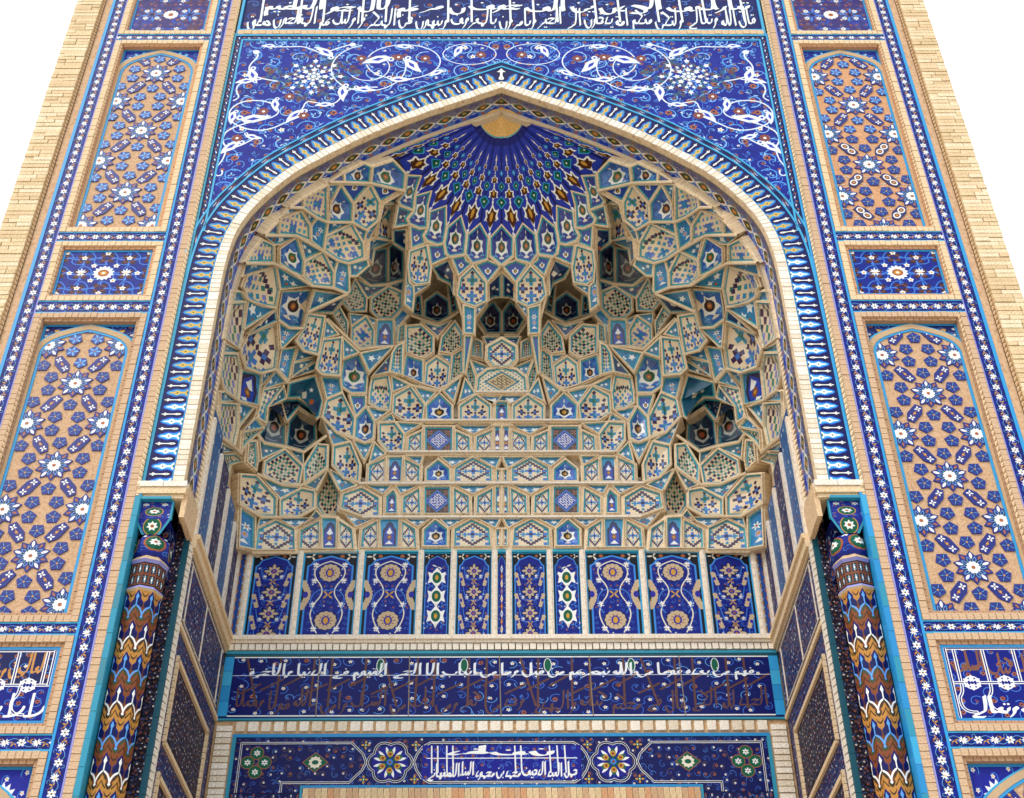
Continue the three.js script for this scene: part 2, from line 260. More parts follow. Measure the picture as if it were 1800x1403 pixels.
// oblong flower panels
M.oblongTop = paint(420, 320, '#33276e', (g, w, h) => {
  for (let i = 0; i < 60; i++) { g.globalAlpha = .4; disc(g, rnd() < .5 ? '#6a3a3a' : K.blue, rr(0, w), rr(0, h), rr(10, 40), rr(10, 30)); } g.globalAlpha = 1;
  floralGround(g, 0, 0, w, h, 46, { white: .1, rust: .8, cols: ['#7a4a6a', K.azure] });
  for (const [x, y] of [[105, 160], [315, 160]]) { petals(g, K.azure, x, y, 8, 14, 66, 14, .2); for (let i = 0; i < 4; i++) { const a = i * 1.57 + .78; rosette(g, x + Math.cos(a) * 46, y + Math.sin(a) * 46, 17); } disc(g, K.navy, x, y, 12); }
  for (const [x, y] of [[160, 30], [260, 30], [160, 290], [260, 290], [12, 12], [408, 12], [12, 308], [408, 308]]) { petals(g, K.azure, x, y, 2, 12, 36, 9, 0); rosette(g, x, y, 17); }
  disc(g, K.white, 210, 160, 36, 32); for (let i = 0; i < 12; i++) disc(g, K.white, 210 + Math.cos(i * .52) * 33, 160 + Math.sin(i * .52) * 30, 9); disc(g, K.rust, 210, 160, 14);
});
M.oblong = paint(420, 320, K.cobalt, (g, w, h) => {
  for (let j = 0; j < 3; j++) for (let i = 0; i < 4; i++) { const x = 52 + i * 105, y = 54 + j * 106; for (let q = 0; q < 4; q++) stroke(g, K.azure, 5, [[x, y], [x + Math.cos(q * 1.57) * 50 + 20, y + Math.sin(q * 1.57) * 50], [x + Math.cos(q * 1.57 + .8) * 66, y + Math.sin(q * 1.57 + .8) * 66]]); }
  for (let j = 0; j < 3; j++) for (let i = 0; i < 5; i++) { const x = i * 105, y = 54 + j * 106 + (i % 2) * 10; petals(g, '#3d2430', x, y, 4, 4, 46, 24, .78); stroke(g, K.rust, 3, shift([[-34, 0], [0, -34], [34, 0], [0, 34], [-34, 0]], x, y)); petals(g, K.azure, x, y, 4, 20, 52, 9, 0); }
  for (const [x, y] of [[105, 54], [315, 54], [105, 266], [315, 266], [52, 160], [368, 160], [158, 108], [262, 108], [158, 212], [262, 212], [210, 20], [210, 300], [16, 16], [404, 16], [16, 304], [404, 304]]) { fill(g, K.white, shift(star(5, 17, 10), x, y)); disc(g, K.ochre, x, y, 5); }
  for (const x of [105, 315]) { lily(g, x, 160, 32); }
  fill(g, K.white, shift(star(14, 52, 40), 210, 160)); disc(g, K.rust, 210, 160, 26, 24); disc(g, K.ochre, 210, 160, 16, 14); disc(g, K.white, 210, 160, 7);
});
// star, pentagon and bobbin tiles, each drawn over its own square
M.starTile = paint(192, 192, '#0c1a7c', (g) => { petals(g, K.black, 96, 96, 10, 24, 52, 10, .31); petals(g, null, 96, 96, 10, 20, 60, 15, 0, K.sky, 2.5); petals(g, K.white, 96, 96, 5, 46, 84, 15, -1.57); petals(g, K.rust, 96, 96, 5, 52, 80, 12, -.94); disc(g, K.white, 96, 96, 28); for (let i = 0; i < 10; i++) disc(g, K.white, 96 + Math.cos(i * .628) * 26, 96 + Math.sin(i * .628) * 26, 8); disc(g, K.rust, 96, 96, 10); }, .6, .2);
M.starHalfTone = paint(192, 192, '#1a2590', (g) => { for (const [x, y] of [[60, 60], [140, 60], [60, 140], [140, 140]]) lily(g, x, y, 30); petals(g, K.rust, 96, 96, 8, 20, 60, 14); rosette(g, 96, 96, 30); }, .6, .2);
M.pentTile = paint(128, 128, '#0e2288', (g) => { petals(g, K.navy, 64, 64, 5, 6, 60, 22, .94); petals(g, '#4f92e0', 64, 64, 5, 8, 54, 7, -1.57); disc(g, K.ochre, 64, 64, 8); }, .6, .2);
M.pentTileBright = paint(128, 128, '#1a2a86', (g) => { petals(g, '#66b6f2', 64, 64, 5, 8, 56, 14, -1.57); petals(g, '#3c70c8', 64, 64, 5, 8, 40, 10, -.94); disc(g, K.rust, 64, 64, 8); }, .6, .2);
M.bobTile = paint(192, 192, '#0c1978', (g) => { stroke(g, K.rust, 8, [[72, 96], [96, 84], [120, 96]]); disc(g, K.ochre, 96, 96, 10); for (const x of [44, 148]) { petals(g, K.white, x, 96, 4, 0, 28, 13, .78); disc(g, K.rust, x, 96, 5); petals(g, K.navy, x, 96, 4, 0, 10, 4, 0); } }, .6, .2);
M.beanTile = paint(192, 192, '#191a60', (g) => { for (const x of [58, 134]) { disc(g, K.white, x, 96, 36, 30); disc(g, K.brown, x, 96, 24, 20); disc(g, K.ochre, x, 96, 9); } }, .6, .2);
M.cornerBlue = paint(300, 180, '#1b2790', (g, w, h) => { floralGround(g, 0, 0, w, h, 40, { white: .5, rust: .1 }); for (const x of [80, 220]) { petals(g, K.sky, x, 60, 8, 20, 48, 12); disc(g, K.white, x, 60, 26, 24); disc(g, K.azure, x, 60, 12); } });
M.cornerGold = paint(300, 180, '#15195c', (g, w, h) => { floralGround(g, 0, 0, w, h, 44, { white: .7, rust: .1, cols: [K.azure] }); for (const x of [70, 230]) { petals(g, K.ochre, x, 60, 4, 6, 46, 18, .78); disc(g, K.brown, x, 60, 9); } });
M.cornerSun = paint(300, 180, '#1a2192', (g, w, h) => { floralGround(g, 0, 0, w, h, 40, { white: .4, rust: .5 }); for (const x of [70, 230]) { fill(g, K.white, shift(star(14, 40, 28), x, 70)); disc(g, K.brown, x, 70, 20); disc(g, K.ochre, x, 70, 10); } });
// ------------------------------- muqarnas cell faces (drawn 0..1 over each face)
const cross = (g, x, y, s, c, e) => { g.fillStyle = e || c; g.fillRect(x - s * 1.5, y - s * .5, s * 3, s); g.fillRect(x - s * .5, y - s * 1.5, s, s * 3); g.fillStyle = c; if (e) g.fillRect(x - s * .5, y - s * .5, s, s); };
const dia = (g, x, y, s, c) => fill(g, c, [[x, y - s], [x + s, y], [x, y + s], [x - s, y]]);
const plum = '#3a1f4a', tq = '#2f8fb8', mid = '#3f74c8', gn = '#2f7d70';
const edge = (g, w, h) => { g.lineWidth = 9; };
M.tancr = paint(192, 192, K.tan, (g) => { for (const [x, y, s, c, e] of [[96, 56, 19, gn, tq], [50, 104, 18, mid, plum], [142, 104, 18, mid, plum], [96, 142, 19, tq, mid], [34, 158, 13, mid, mid], [158, 158, 13, mid, mid], [96, 186, 14, tq, mid]]) cross(g, x, y, s, c, e); for (const [x, y] of [[96, 18], [44, 60], [148, 60], [66, 166], [126, 166], [96, 100]]) dia(g, x, y, 12, plum); }, .5, .45);
M.tanbig = paint(192, 192, K.tan, (g) => { for (let i = 0; i < 7; i++) for (let j = 0; j < 6; j++) if ((i + j) % 2 && Math.abs(i - 3) + Math.abs(j - 3) < 6) dia(g, 24 + i * 24, 58 + j * 22, 13, j < 2 ? gn : (i * j) % 3 ? '#7f88cc' : tq); for (let i = 0; i < 6; i++) dia(g, 46 + i * 20, 50 - Math.abs(i - 2.5) * -7, 12, plum); cross(g, 96, 162, 17, mid, tq); cross(g, 34, 136, 14, mid, mid); cross(g, 160, 128, 14, mid, mid); }, .5, .45);
M.tanchk = paint(192, 192, K.tan, (g) => { for (let i = 0; i < 8; i++) for (let j = 0; j < 8; j++) if ((i + j) % 2) dia(g, 12 + i * 24, 12 + j * 24, 12.5, (i + j) % 4 === 1 ? '#7f86cc' : (i * 3 + j) % 5 ? '#3fa6c4' : mid); cross(g, 96, 96, 22, tq, mid); }, .5, .4);
M.tandk = paint(192, 192, '#e2cdac', (g) => { for (let i = 0; i < 9; i++) for (let j = 0; j < 9; j++) { const d = Math.abs(i - 4) + Math.abs(j - 4); if (d < 5) dia(g, 12 + i * 21, 14 + j * 21, 12, d === 4 ? plum : (i + j) % 2 ? gn : d < 2 ? K.navy : '#b9b6b0'); } cross(g, 30, 168, 13, mid, plum); cross(g, 162, 168, 13, mid, plum); for (const [x, y] of [[24, 30], [168, 30], [24, 130], [168, 130]]) dia(g, x, y, 11, gn); }, .5, .45);
M.tannar = paint(192, 192, K.tan, (g) => { for (let j = 0; j < 6; j++) for (let i = 0; i < 5; i++) dia(g, 36 + i * 30, 26 + j * 28, 14, j < 2 ? plum : j < 4 ? (i % 2 ? gn : '#7f86cc') : tq); cross(g, 96, 180, 16, tq, mid); }, .5, .45);
M.tanz = paint(192, 192, K.tan, (g) => { for (let k = 0; k < 6; k++) for (const [x, y] of [[96 + k * 16, 22 + k * 15], [96 - k * 16, 22 + k * 15], [96 + k * 16, 182 - k * 13], [96 - k * 16, 182 - k * 13]]) g.fillStyle = plum, g.fillRect(x - 11, y - 10, 22, 20); cross(g, 96, 100, 20, K.navy, mid); cross(g, 52, 104, 13, mid, tq); cross(g, 140, 104, 13, mid, tq); dia(g, 96, 54, 12, tq); dia(g, 96, 148, 12, tq); for (const x of [12, 180]) for (let j = 0; j < 5; j++) g.fillStyle = j % 2 ? tq : mid, g.fillRect(x - 11, 14 + j * 38, 22, 22); }, .5, .4);
function medal(bg, a, b) { return paint(192, 192, bg, (g, w, h) => { for (let i = 0; i < 14; i++) { g.globalAlpha = .25; disc(g, rnd() < .5 ? K.sky : K.navy, rr(20, 170), rr(20, 170), rr(8, 26)); } g.globalAlpha = 1; fill(g, K.white, shift([[0, -62], [14, -38], [52, -30], [44, 0], [58, 30], [26, 34], [0, 50], [-26, 34], [-58, 30], [-44, 0], [-52, -30], [-14, -38]], 96, 106)); disc(g, a, 96, 104, 32, 30); fill(g, a, [[96, 62], [110, 84], [82, 84]]); disc(g, b, 96, 104, 15, 17); disc(g, K.ochre, 96, 104, 7); for (const x of [44, 148]) { petals(g, K.sky, x, 152, 3, 0, 22, 7, -1.57); } fill(g, K.bone, [[70, 168], [96, 154], [122, 168], [110, 174], [82, 174]]); petals(g, K.bone, 96, 40, 1, 0, 24, 9, -1.57); }, .4, .16); }
M.med = medal('#2a62b8', '#2a1c12', K.rust); M.med2 = medal('#3568bc', '#16603c', K.rust); M.medlt = medal('#2f62c8', '#1d1a14', K.ochre); M.med3 = medal('#1b2f96', '#16503c', K.rust);
const starSpot = (g, x, y, r) => { fill(g, K.white, shift(star(5, r, r * .5, rr(0, 1)), x, y)); };
M.sp = paint(128, 128, '#2a7cb0', (g) => { for (let i = 0; i < 12; i++) { g.globalAlpha = .3; disc(g, rnd() < .6 ? '#1a4a94' : '#3f9cc4', rr(0, 128), rr(0, 128), rr(8, 24)); } g.globalAlpha = 1; starSpot(g, 42, 66, 21); starSpot(g, 88, 62, 21); disc(g, K.rust, 64, 92, 8); }, .6, .2);
M.spf = paint(128, 128, '#2445a8', (g) => { fill(g, K.white, shift([[0, -32], [9, -14], [24, -10], [20, 10], [0, 30], [-20, 10], [-24, -10], [-9, -14]], 64, 66)); disc(g, '#1e1a14', 64, 66, 11, 15); disc(g, K.ochre, 64, 68, 6, 9); }, .6, .2);
const darkSpandrel = (bg) => paint(128, 128, bg, (g) => { for (let i = 0; i < 10; i++) { g.globalAlpha = .35; disc(g, rnd() < .5 ? '#0c1c50' : '#1f5c86', rr(0, 128), rr(0, 128), rr(8, 22)); } g.globalAlpha = 1; fill(g, K.bone, shift([[-10, -10], [10, -14], [8, 10], [-8, 12]], 54, 62)); disc(g, '#b05a2c', 84, 84, 9); starSpot(g, 82, 44, 10); }, .6, .25);
M.dk = darkSpandrel('#103268'); M.dkt = darkSpandrel('#0f5878');
M.dkstar = paint(128, 128, '#0c2446', (g) => { petals(g, '#1c1612', 64, 64, 6, 12, 50, 13, 0, '#8a9aa8', 2); }, .6, .25);
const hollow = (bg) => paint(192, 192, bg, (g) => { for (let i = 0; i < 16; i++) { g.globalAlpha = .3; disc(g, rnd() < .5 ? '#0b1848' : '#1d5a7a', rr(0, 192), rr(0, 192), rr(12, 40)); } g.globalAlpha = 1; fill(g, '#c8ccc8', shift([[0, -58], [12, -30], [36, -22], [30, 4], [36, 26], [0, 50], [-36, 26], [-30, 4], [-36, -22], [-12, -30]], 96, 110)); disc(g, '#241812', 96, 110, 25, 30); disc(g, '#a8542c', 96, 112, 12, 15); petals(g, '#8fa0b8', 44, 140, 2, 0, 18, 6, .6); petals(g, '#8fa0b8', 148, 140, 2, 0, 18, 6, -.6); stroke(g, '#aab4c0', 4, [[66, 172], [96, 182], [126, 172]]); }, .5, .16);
M.dpane = hollow('#0d1a4e'); M.dpanet = hollow('#0c3c5c');  // pane colours darkened to stand in for shade inside the deep hollows
M.blue = paint(128, 192, '#2f7cbc', (g) => { for (let i = 0; i < 16; i++) { g.globalAlpha = .3; disc(g, rnd() < .5 ? '#3f9ccc' : '#234a9c', rr(0, 128), rr(0, 192), rr(10, 30)); } g.globalAlpha = 1; petals(g, K.white, 64, 70, 6, 0, 26, 9); disc(g, K.rust, 64, 70, 6); disc(g, '#9fa4d8', 64, 118, 16, 20); disc(g, K.ochre, 64, 116, 9); fill(g, K.white, [[40, 166], [64, 144], [88, 166]]); }, .5, .14);
M.bluehi = M.med2; M.plainblue = solid('#5462b4', .25);
M.bluewin = paint(128, 192, '#2a8ec8', (g) => { fill(g, K.navy, [[18, 184], [18, 70], [34, 52], [42, 28], [64, 10], [86, 28], [94, 52], [110, 70], [110, 184]]); fill(g, K.blue, [[30, 176], [30, 90], [64, 34], [98, 90], [98, 176]]); fill(g, K.white, shift([[0, -30], [12, -6], [22, 10], [0, 22], [-22, 10], [-12, -6]], 64, 82)); disc(g, K.brown, 64, 122, 17, 20); disc(g, K.ochre, 64, 122, 8); fill(g, K.white, [[36, 172], [64, 146], [92, 172]]); }, .5, .2);
M.kuf = paint(256, 256, '#3b241c', (g) => { for (const [x, y] of [[40, 40], [216, 40], [40, 216], [216, 216]]) { petals(g, K.rust, x, y, 4, 4, 34, 14, .78); } fill(g, '#2a6ac0', [[128, 6], [250, 128], [128, 250], [6, 128]]); fill(g, '#1c2a9c', [[128, 26], [230, 128], [128, 230], [26, 128]]); g.save(); g.translate(128, 128); g.rotate(.785); kufic(g, -62, -62, 13, 9.6, K.white); g.restore(); g.fillStyle = K.turq; g.fillRect(0, 0, 7, 256); g.fillRect(249, 0, 7, 256); }, .5, .3);
M.kufpanel = paint(320, 256, K.tan, (g) => { for (let i = 0; i < 17; i++) for (let j = 0; j < 12; j++) if ((i + j) % 2 && (i * 5 + j * 3) % 4) dia(g, 12 + i * 19, 22 + j * 20, 9, [plum, tq, mid, gn][(i * 7 + j) % 4]); fill(g, '#2b6f86', [[160, 20], [286, 136], [160, 250], [34, 136]]); fill(g, '#cdb27e', [[160, 40], [264, 136], [160, 232], [56, 136]]); g.save(); g.translate(160, 136); g.rotate(.785); kufic(g, -58, -58, 11, 10.6, '#2a1c12'); g.restore(); }, .5, .4);
for (const k of ['tancr', 'tanbig', 'tanchk', 'tandk', 'tannar', 'tanz', 'med', 'med2', 'med3', 'medlt', 'sp', 'spf', 'dk', 'dkt', 'dpane', 'dpanet', 'blue', 'bluewin', 'plainblue', 'kuf', 'kufpanel']) { M[k].roughness = .22; M[k].ior = 1.62; } // thick lead glaze
// ribbed fan: one gore, v from the boss down to the rim
M.gore = paint(128, 512, '#2a3aa8', (g, w, h) => {
  for (let i = 0; i < 30; i++) { g.globalAlpha = .2; disc(g, rnd() < .5 ? K.blue : '#1c2486', rr(0, w), rr(0, h), rr(10, 34)); } g.globalAlpha = 1;
  g.fillStyle = '#161c66'; g.fillRect(0, 0, 7, h); g.fillRect(w - 7, 0, 7, h); g.fillStyle = '#1c2478'; g.fillRect(0, 0, w, 46);
  fill(g, K.bone, [[64, 96], [74, 130], [64, 150], [54, 130]]);
  for (const [y, s] of [[180, .5], [250, .72], [335, .9], [440, 1.1]]) { fill(g, K.white, shift([[0, -44], [16, -20], [40, -14], [34, 10], [42, 30], [16, 24], [0, 48], [-16, 24], [-42, 30], [-34, 10], [-40, -14], [-16, -20]], 64, y, s)); fill(g, '#4a2812', shift([[0, -32], [12, -12], [30, -8], [24, 8], [28, 22], [0, 34], [-28, 22], [-24, 8], [-30, -8], [-12, -12]], 64, y, s)); disc(g, K.ochre, 64, y, 9 * s, 15 * s); disc(g, K.white, 64, y + 58 * s, 7 * s, 9 * s); disc(g, K.white, 64, y - 54 * s, 4, 7); }
  for (const [y, s] of [[210, .5], [290, .8], [385, 1]]) for (const x of [0, w]) { dia(g, x, y, 40 * s, '#2f9ed8'); fill(g, y < 240 ? '#3f9ad8' : K.green, [[x - 31 * s, y], [x, y - 31 * s], [x + 31 * s, y], [x, y + 31 * s]]); disc(g, K.white, x, y, 6 * s); }
}, .5, .25);
// ------------------------------- arabesque field above the arch: right half, mirrored by uv on the left
const SP = { x1: 2.60, y0: 9.75, y1: 12.61, k: 400 }; // metres covered by the canvas and pixels per metre
M.spandrel = (() => {
  const W = Math.round(SP.x1 * SP.k), H = Math.round((SP.y1 - SP.y0) * SP.k);
  return paint(W, H, '#0a1a8a', (g) => {
    const q = (x, y) => [x * SP.k, (SP.y1 - y) * SP.k];
    for (let i = 0; i < 240; i++) { g.globalAlpha = .25; disc(g, rnd() < .5 ? '#081460' : '#1634a8', rr(0, W), rr(0, H), rr(10, 60), rr(8, 40)); } g.globalAlpha = 1;
    floralGround(g, 0, 0, W, H, 44, { white: .14, rust: .4, cols: ['#4f9be6', '#3f86dc', '#6fb8f0'], leaf: '#5aa6ea' });
    floralGround(g, 0, 0, W, H, 84, { white: .1, rust: .35, cols: ['#5aa6ec', '#86c4f4'], leaf: '#8cc8f4' });
    for (let i = 0; i < 420; i++) petals(g, rnd() < .3 ? '#b8dcf6' : '#4f96e0', rr(0, W), rr(0, H), 1, 0, rr(10, 24), rr(3, 6), rr(0, 6.3));
    // medallion
    const [mx, my] = q(1.80, 12.02);
    for (let i = 0; i < 150; i++) { const a = rr(0, 6.3), r = Math.sqrt(rnd()) * 175; g.globalAlpha = .75; fill(g, rnd() < .55 ? '#6a3c3c' : rnd() < .5 ? '#2c5f7a' : '#38586a', shift(star(5, rr(8, 20), 7, a), mx + Math.cos(a) * r * 1.05, my + Math.sin(a) * r * .85)); } g.globalAlpha = 1;
    for (const [n, r, z] of [[8, 104, 13], [16, 72, 9], [8, 46, 14], [8, 22, 10]]) for (let i = 0; i < n; i++) { const a = i * 6.283 / n + (n === 16 ? .2 : 0), X = mx + Math.cos(a) * r, Y = my + Math.sin(a) * r * .92; petals(g, K.sky, X, Y, 2, 4, z * 1.5, z * .35, a); fill(g, K.white, shift(star(5, z, z * .55, a), X, Y)); }
    disc(g, K.white, mx, my, 9);
    const L = '#dfe9f4', tendril = (pts, w = 10) => { stroke(g, L, w * .58, pts.map((p) => q(...p))); };
    const coil = (x, y, rx, ry, a0, a1, w = 9) => { const p = []; for (let i = 0; i <= 28; i++) { const a = lerp(a0, a1, i / 28); p.push([x + Math.cos(a) * rx, y + Math.sin(a) * ry]); } tendril(p, w); };
    const leafAt = (x, y, a, s = 1) => { s *= .95; const [X, Y] = q(x, y), r = (p) => shift(p.map(([u, v]) => [u * Math.cos(a) - v * Math.sin(a), u * Math.sin(a) + v * Math.cos(a)]), X, Y, s); fill(g, L, r([[-46, 0], [-30, -16], [0, -22], [34, -12], [58, 4], [30, 10], [0, 20], [-24, 14]])); fill(g, '#2a3ab0', r([[-24, -2], [-4, -10], [20, -4], [0, 6]])); disc(g, L, ...r([[-44, 10]])[0], 12 * s); disc(g, '#2a3ab0', ...r([[-44, 10]])[0], 5 * s); };
    coil(.31, 12.37, .26, .165, 0, 6.28, 7); coil(.95, 12.25, .36, .27, 0.3, 6.1); coil(1.28, 12.16, .36, .36, 2.6, 7.6); coil(1.28, 12.16, .2, .2, 2.4, 5.6, 8);
    leafAt(.42, 12.42, 1.2, .8); leafAt(.86, 12.2, 2.2, 1.1); leafAt(1.2, 12.28, .3, 1.2); leafAt(.95, 12.49, 0, .7); leafAt(.98, 11.98, 3.1, .9); leafAt(.62, 12.08, .6, .7); leafAt(1.3, 11.83, 3, .8);
    tendril([[1.48, 12.52], [1.62, 12.46], [1.74, 12.36], [1.62, 12.32]]); tendril([[1.74, 12.36], [1.9, 12.5], [2.1, 12.48], [2.3, 12.49]]); leafAt(1.72, 12.4, -.7, 1); leafAt(2.28, 12.5, 0, .6); disc(g, L, ...q(1.46, 12.52), 12);
    tendril([[2.42, 12.42], [2.34, 12.36], [2.44, 12.2], [2.42, 12.06], [2.28, 11.98], [2.14, 11.95]], 11); tendril([[2.3, 11.98], [2.5, 11.94], [2.52, 11.8], [2.46, 11.7], [2.52, 11.66]], 11); leafAt(2.38, 12.04, 1.9, 1); leafAt(2.44, 11.95, .2, .8); disc(g, L, ...q(2.39, 12.4), 13);
    tendril([[1.18, 11.86], [1.42, 11.86], [1.5, 11.74], [1.56, 11.6], [1.72, 11.62], [1.84, 11.66], [1.86, 11.52], [1.96, 11.36], [2.2, 11.2], [2.48, 11.3], [2.56, 11.5], [2.44, 11.66], [2.2, 11.66], [2.06, 11.52], [2.12, 11.4], [2.34, 11.34]], 10);
    leafAt(1.5, 11.78, 1.6, 1); leafAt(1.66, 11.6, .1, .7); leafAt(1.92, 11.44, .9, 1); leafAt(2.3, 11.4, 3.3, 1.2); leafAt(2.12, 11.6, 1.7, .8); leafAt(2.5, 11.42, 1.5, .8);
    tendril([[2.34, 11.34], [2.52, 11.26], [2.56, 11.1], [2.5, 10.98], [2.38, 11.0], [2.26, 11.12]], 11); tendril([[2.5, 10.98], [2.5, 10.84], [2.56, 10.72], [2.55, 10.6], [2.48, 10.62], [2.5, 10.68]], 10); leafAt(2.46, 11.0, .8, 1); leafAt(2.28, 11.14, 2.8, .7);
    for (const [x, y] of [[2.22, 11.5], [2.0, 11.72], [1.84, 11.44], [2.42, 11.12], [.74, 12.3], [1.0, 12.32], [1.36, 12.3], [.2, 12.36]]) { const [X, Y] = q(x, y); fill(g, '#7e443c', shift(star(8, 24, 17), X, Y)); disc(g, K.white, X, Y, 6); }
  }, .5, .26);
})();
// ------------------------------- great inscription over the arch
M.script = paint(2048, 256, '#0c165c', (g, w, h) => {
  floralGround(g, 0, 0, w, h, 58, { white: .03, rust: .35, cols: ['#3a66c8', '#4a86d8'], leaf: '#3a70cc' });
  g.globalAlpha = .8; for (let i = 0; i < 70; i++) disc(g, rnd() < .6 ? '#7a3f3a' : '#4a2a4c', rr(0, w), rr(0, 46), rr(10, 34), rr(6, 14)); g.globalAlpha = 1;
  const low = 'qAl Allh wtEAlY wltkn mnkm Amp ydEwn AlY Alxyr wyAmrwn bAlmErwf wynhwn En Almnkr wAwlYk hm AlmflHwn cdq'.split(' '), up = 'tbArk f AlH dn yn Alf xwf n mr hm lAl xw AlEZym'.split(' ');
  for (const [col, o] of [['#0d1046', 5], ['#e9f2f2', 0]]) { lineOfText(g, low, w - 16 + o, 18 + o, 214 + o, 112, 9, col, 6); lineOfText(g, up, w - 30 + o, 70 + o, 118 + o, 84, 8, col, 6); for (let i = 0; i < 17; i++) { const x = 70 + i * 117 + (i * 37) % 61; stroke(g, col, 9, [[x + o, 26 + (i * 13) % 30 + o], [x + 3 + o, 196 + o]]); } }
}, .5, .3);
// ------------------------------- wall inscription inside the recess
M.scriptInner = paint(2048, 300, '#081260', (g, w, h) => {
  floralGround(g, 0, 0, w, h, 60, { white: .55, rust: .15, cols: ['#3f78d8', '#3468cc', '#5aa0e6'], leaf: '#3f78d8' });
  const rust = '#5c3c38'; for (let i = 0; i < 20; i++) { const x = 50 + i * 100 + (i * 29) % 61; stroke(g, rust, 9, [[x, 12], [x - 4 + (i % 5 === 0 ? 60 : 0), 250]]); }
  lineOfText(g, 'AlHmd llh Alky qAl fy mHkm ktAbh wAlmhdy wEd mn kfr wmn tAb mn AlSrk wAmn bAllh qwlA wfElA'.split(' '), w - 20, 20, 256, 90, 7, '#5e4040', 8);
  for (let i = 0; i < 24; i++) stroke(g, rust, 9, [[30 + i * 84, 190 - (i % 3) * 20], [110 + i * 84, 140 - (i % 3) * 24]]);
  for (let i = 0; i < 5; i++) disc(g, K.green, 560 + i * 320, 46, 14, 34, 0, K.white, 3);
  stroke(g, '#dfe6f0', 3, [[0, 96], [w, 96]]); lineOfText(g, 'fhm mn bEdh qwmA mn Allh nbcrhm mn qbl wmA mn AnbAb AlA AlHy Alqywm fy AldnyA wAlAxrp'.split(' '), w - 60, 60, 92, 58, 5, '#e4eaf0', 0);
  g.fillStyle = '#e8ecee'; g.fillRect(0, 0, w, 6); g.fillRect(0, h - 6, w, 6); g.strokeStyle = '#8d7a62'; g.lineWidth = 4; for (let i = 1; i < 6; i++) { g.beginPath(); g.moveTo(i * 345 - 20, 0); g.lineTo(i * 345 - 14, h); g.stroke(); }
}, .4, .22);
// ------------------------------- builder's panel over the door
M.builder = paint(2048, 384, '#0a1256', (g, w0, h) => {
  const w = 3528; g.scale(w0 / w, 1);
  floralGround(g, 0, 0, w, h, 58, { white: .35, rust: .3, cols: ['#3a6cd0', '#7a5a3a', '#4f8ade'], leaf: '#345fc0' });
  const ring = (col, lw) => { g.strokeStyle = col; g.lineWidth = lw; };
  const foil = (x, y, r) => { for (const [c, lw, k] of [[K.white, 16, 1], ['#15112c', 9, 1]]) { g.beginPath(); for (let i = 0; i <= 120; i++) { const a = i / 120 * Math.PI * 2, q = r * (0.86 + .17 * Math.abs(Math.cos(a * 3))) * k; g[i ? 'lineTo' : 'moveTo'](x + Math.cos(a) * q, y + Math.sin(a) * q); } ring(c, lw); g.stroke(); } };
  for (const s of [0, 1]) {
    const X = (x) => (s ? w - x : x), x = X(1029), y = 176;
    g.save(); g.beginPath(); g.arc(x, y, 118, 0, 7); g.clip(); g.fillStyle = '#191c86'; g.fillRect(0, 0, w, h); g.restore();
    petals(g, K.white, x, y, 12, 40, 112, 20, .26); petals(g, K.green, x, y, 6, 14, 96, 40, .52); for (let i = 0; i < 6; i++) { const a = i * 1.047 + .52; disc(g, K.ochre, x + Math.cos(a) * 56, y + Math.sin(a) * 56, 19); disc(g, K.brown, x + Math.cos(a) * 56, y + Math.sin(a) * 56, 10); } disc(g, K.azure, x, y, 20); disc(g, K.brown, x, y, 10);
    foil(x, y, 142);
    for (const yy of [56, 296]) for (const dx of [-166, 166]) { petals(g, K.ochre, x + dx, yy, 4, 0, 32, 14, 0); disc(g, K.green, x + dx, yy, 12); disc(g, K.white, x + dx, yy, 5); }
    const fx = X(150); for (let i = 0; i < 4; i++) { const a = i * 1.57, px = fx + Math.cos(a) * 56, py = 176 + Math.sin(a) * 66; disc(g, K.green, px, py, 44, 44, 0, K.rust, 5); rosette(g, px, py, 24); }
    const dx = X(538); fill(g, K.green, [[dx - 84, 176], [dx, 108], [dx + 84, 176], [dx, 244]], K.rust, 5); fill(g, K.bone, shift(star(10, 46, 36), dx, 176)); disc(g, K.green, dx, 176, 22, 16);
    for (const [c, lw] of [[K.white, 15], ['#15112c', 7]]) { g.beginPath(); [[40, 384], [40, 40], [770, 40], [820, 90], [850, 120], [872, 176], [850, 232], [820, 262], [770, 316], [330, 316], [330, 384]].forEach(([a, b], i) => g[i ? 'lineTo' : 'moveTo'](X(a), b)); ring(c, lw); g.stroke(); g.beginPath(); [[1764, 40], [1290, 40], [1240, 70], [1206, 120], [1186, 176], [1206, 232], [1240, 286], [1290, 316], [1764, 316]].forEach(([a, b], i) => g[i ? 'lineTo' : 'moveTo'](X(a), b)); g.stroke(); }
  }
  g.save(); g.beginPath(); g.rect(1240, 58, 1048, 240); g.clip(); g.fillStyle = '#15188a'; g.fillRect(1240, 58, 1048, 240); floralGround(g, 1240, 58, 1048, 240, 60, { white: .06, rust: .5, cols: ['#4f8ade'] }); g.restore();
  for (const x of [1300, 1340, 1400, 1440, 1850, 1890, 2080, 2130, 2180]) stroke(g, K.white, 10, [[x, 66], [x + 6, 250]]); stroke(g, K.white, 6, [[1270, 150], [2260, 150]]);
  lineOfText(g, 'Eml AlEbd AldEyf mHmd bn mHmwd AlbnA AlAcfhAny'.split(' '), 2260, 1270, 270, 90, 10, K.white, 5); lineOfText(g, 'n f Z d'.split(' '), 2100, 1400, 120, 60, 8, K.white, 4);
}, .4, .25);
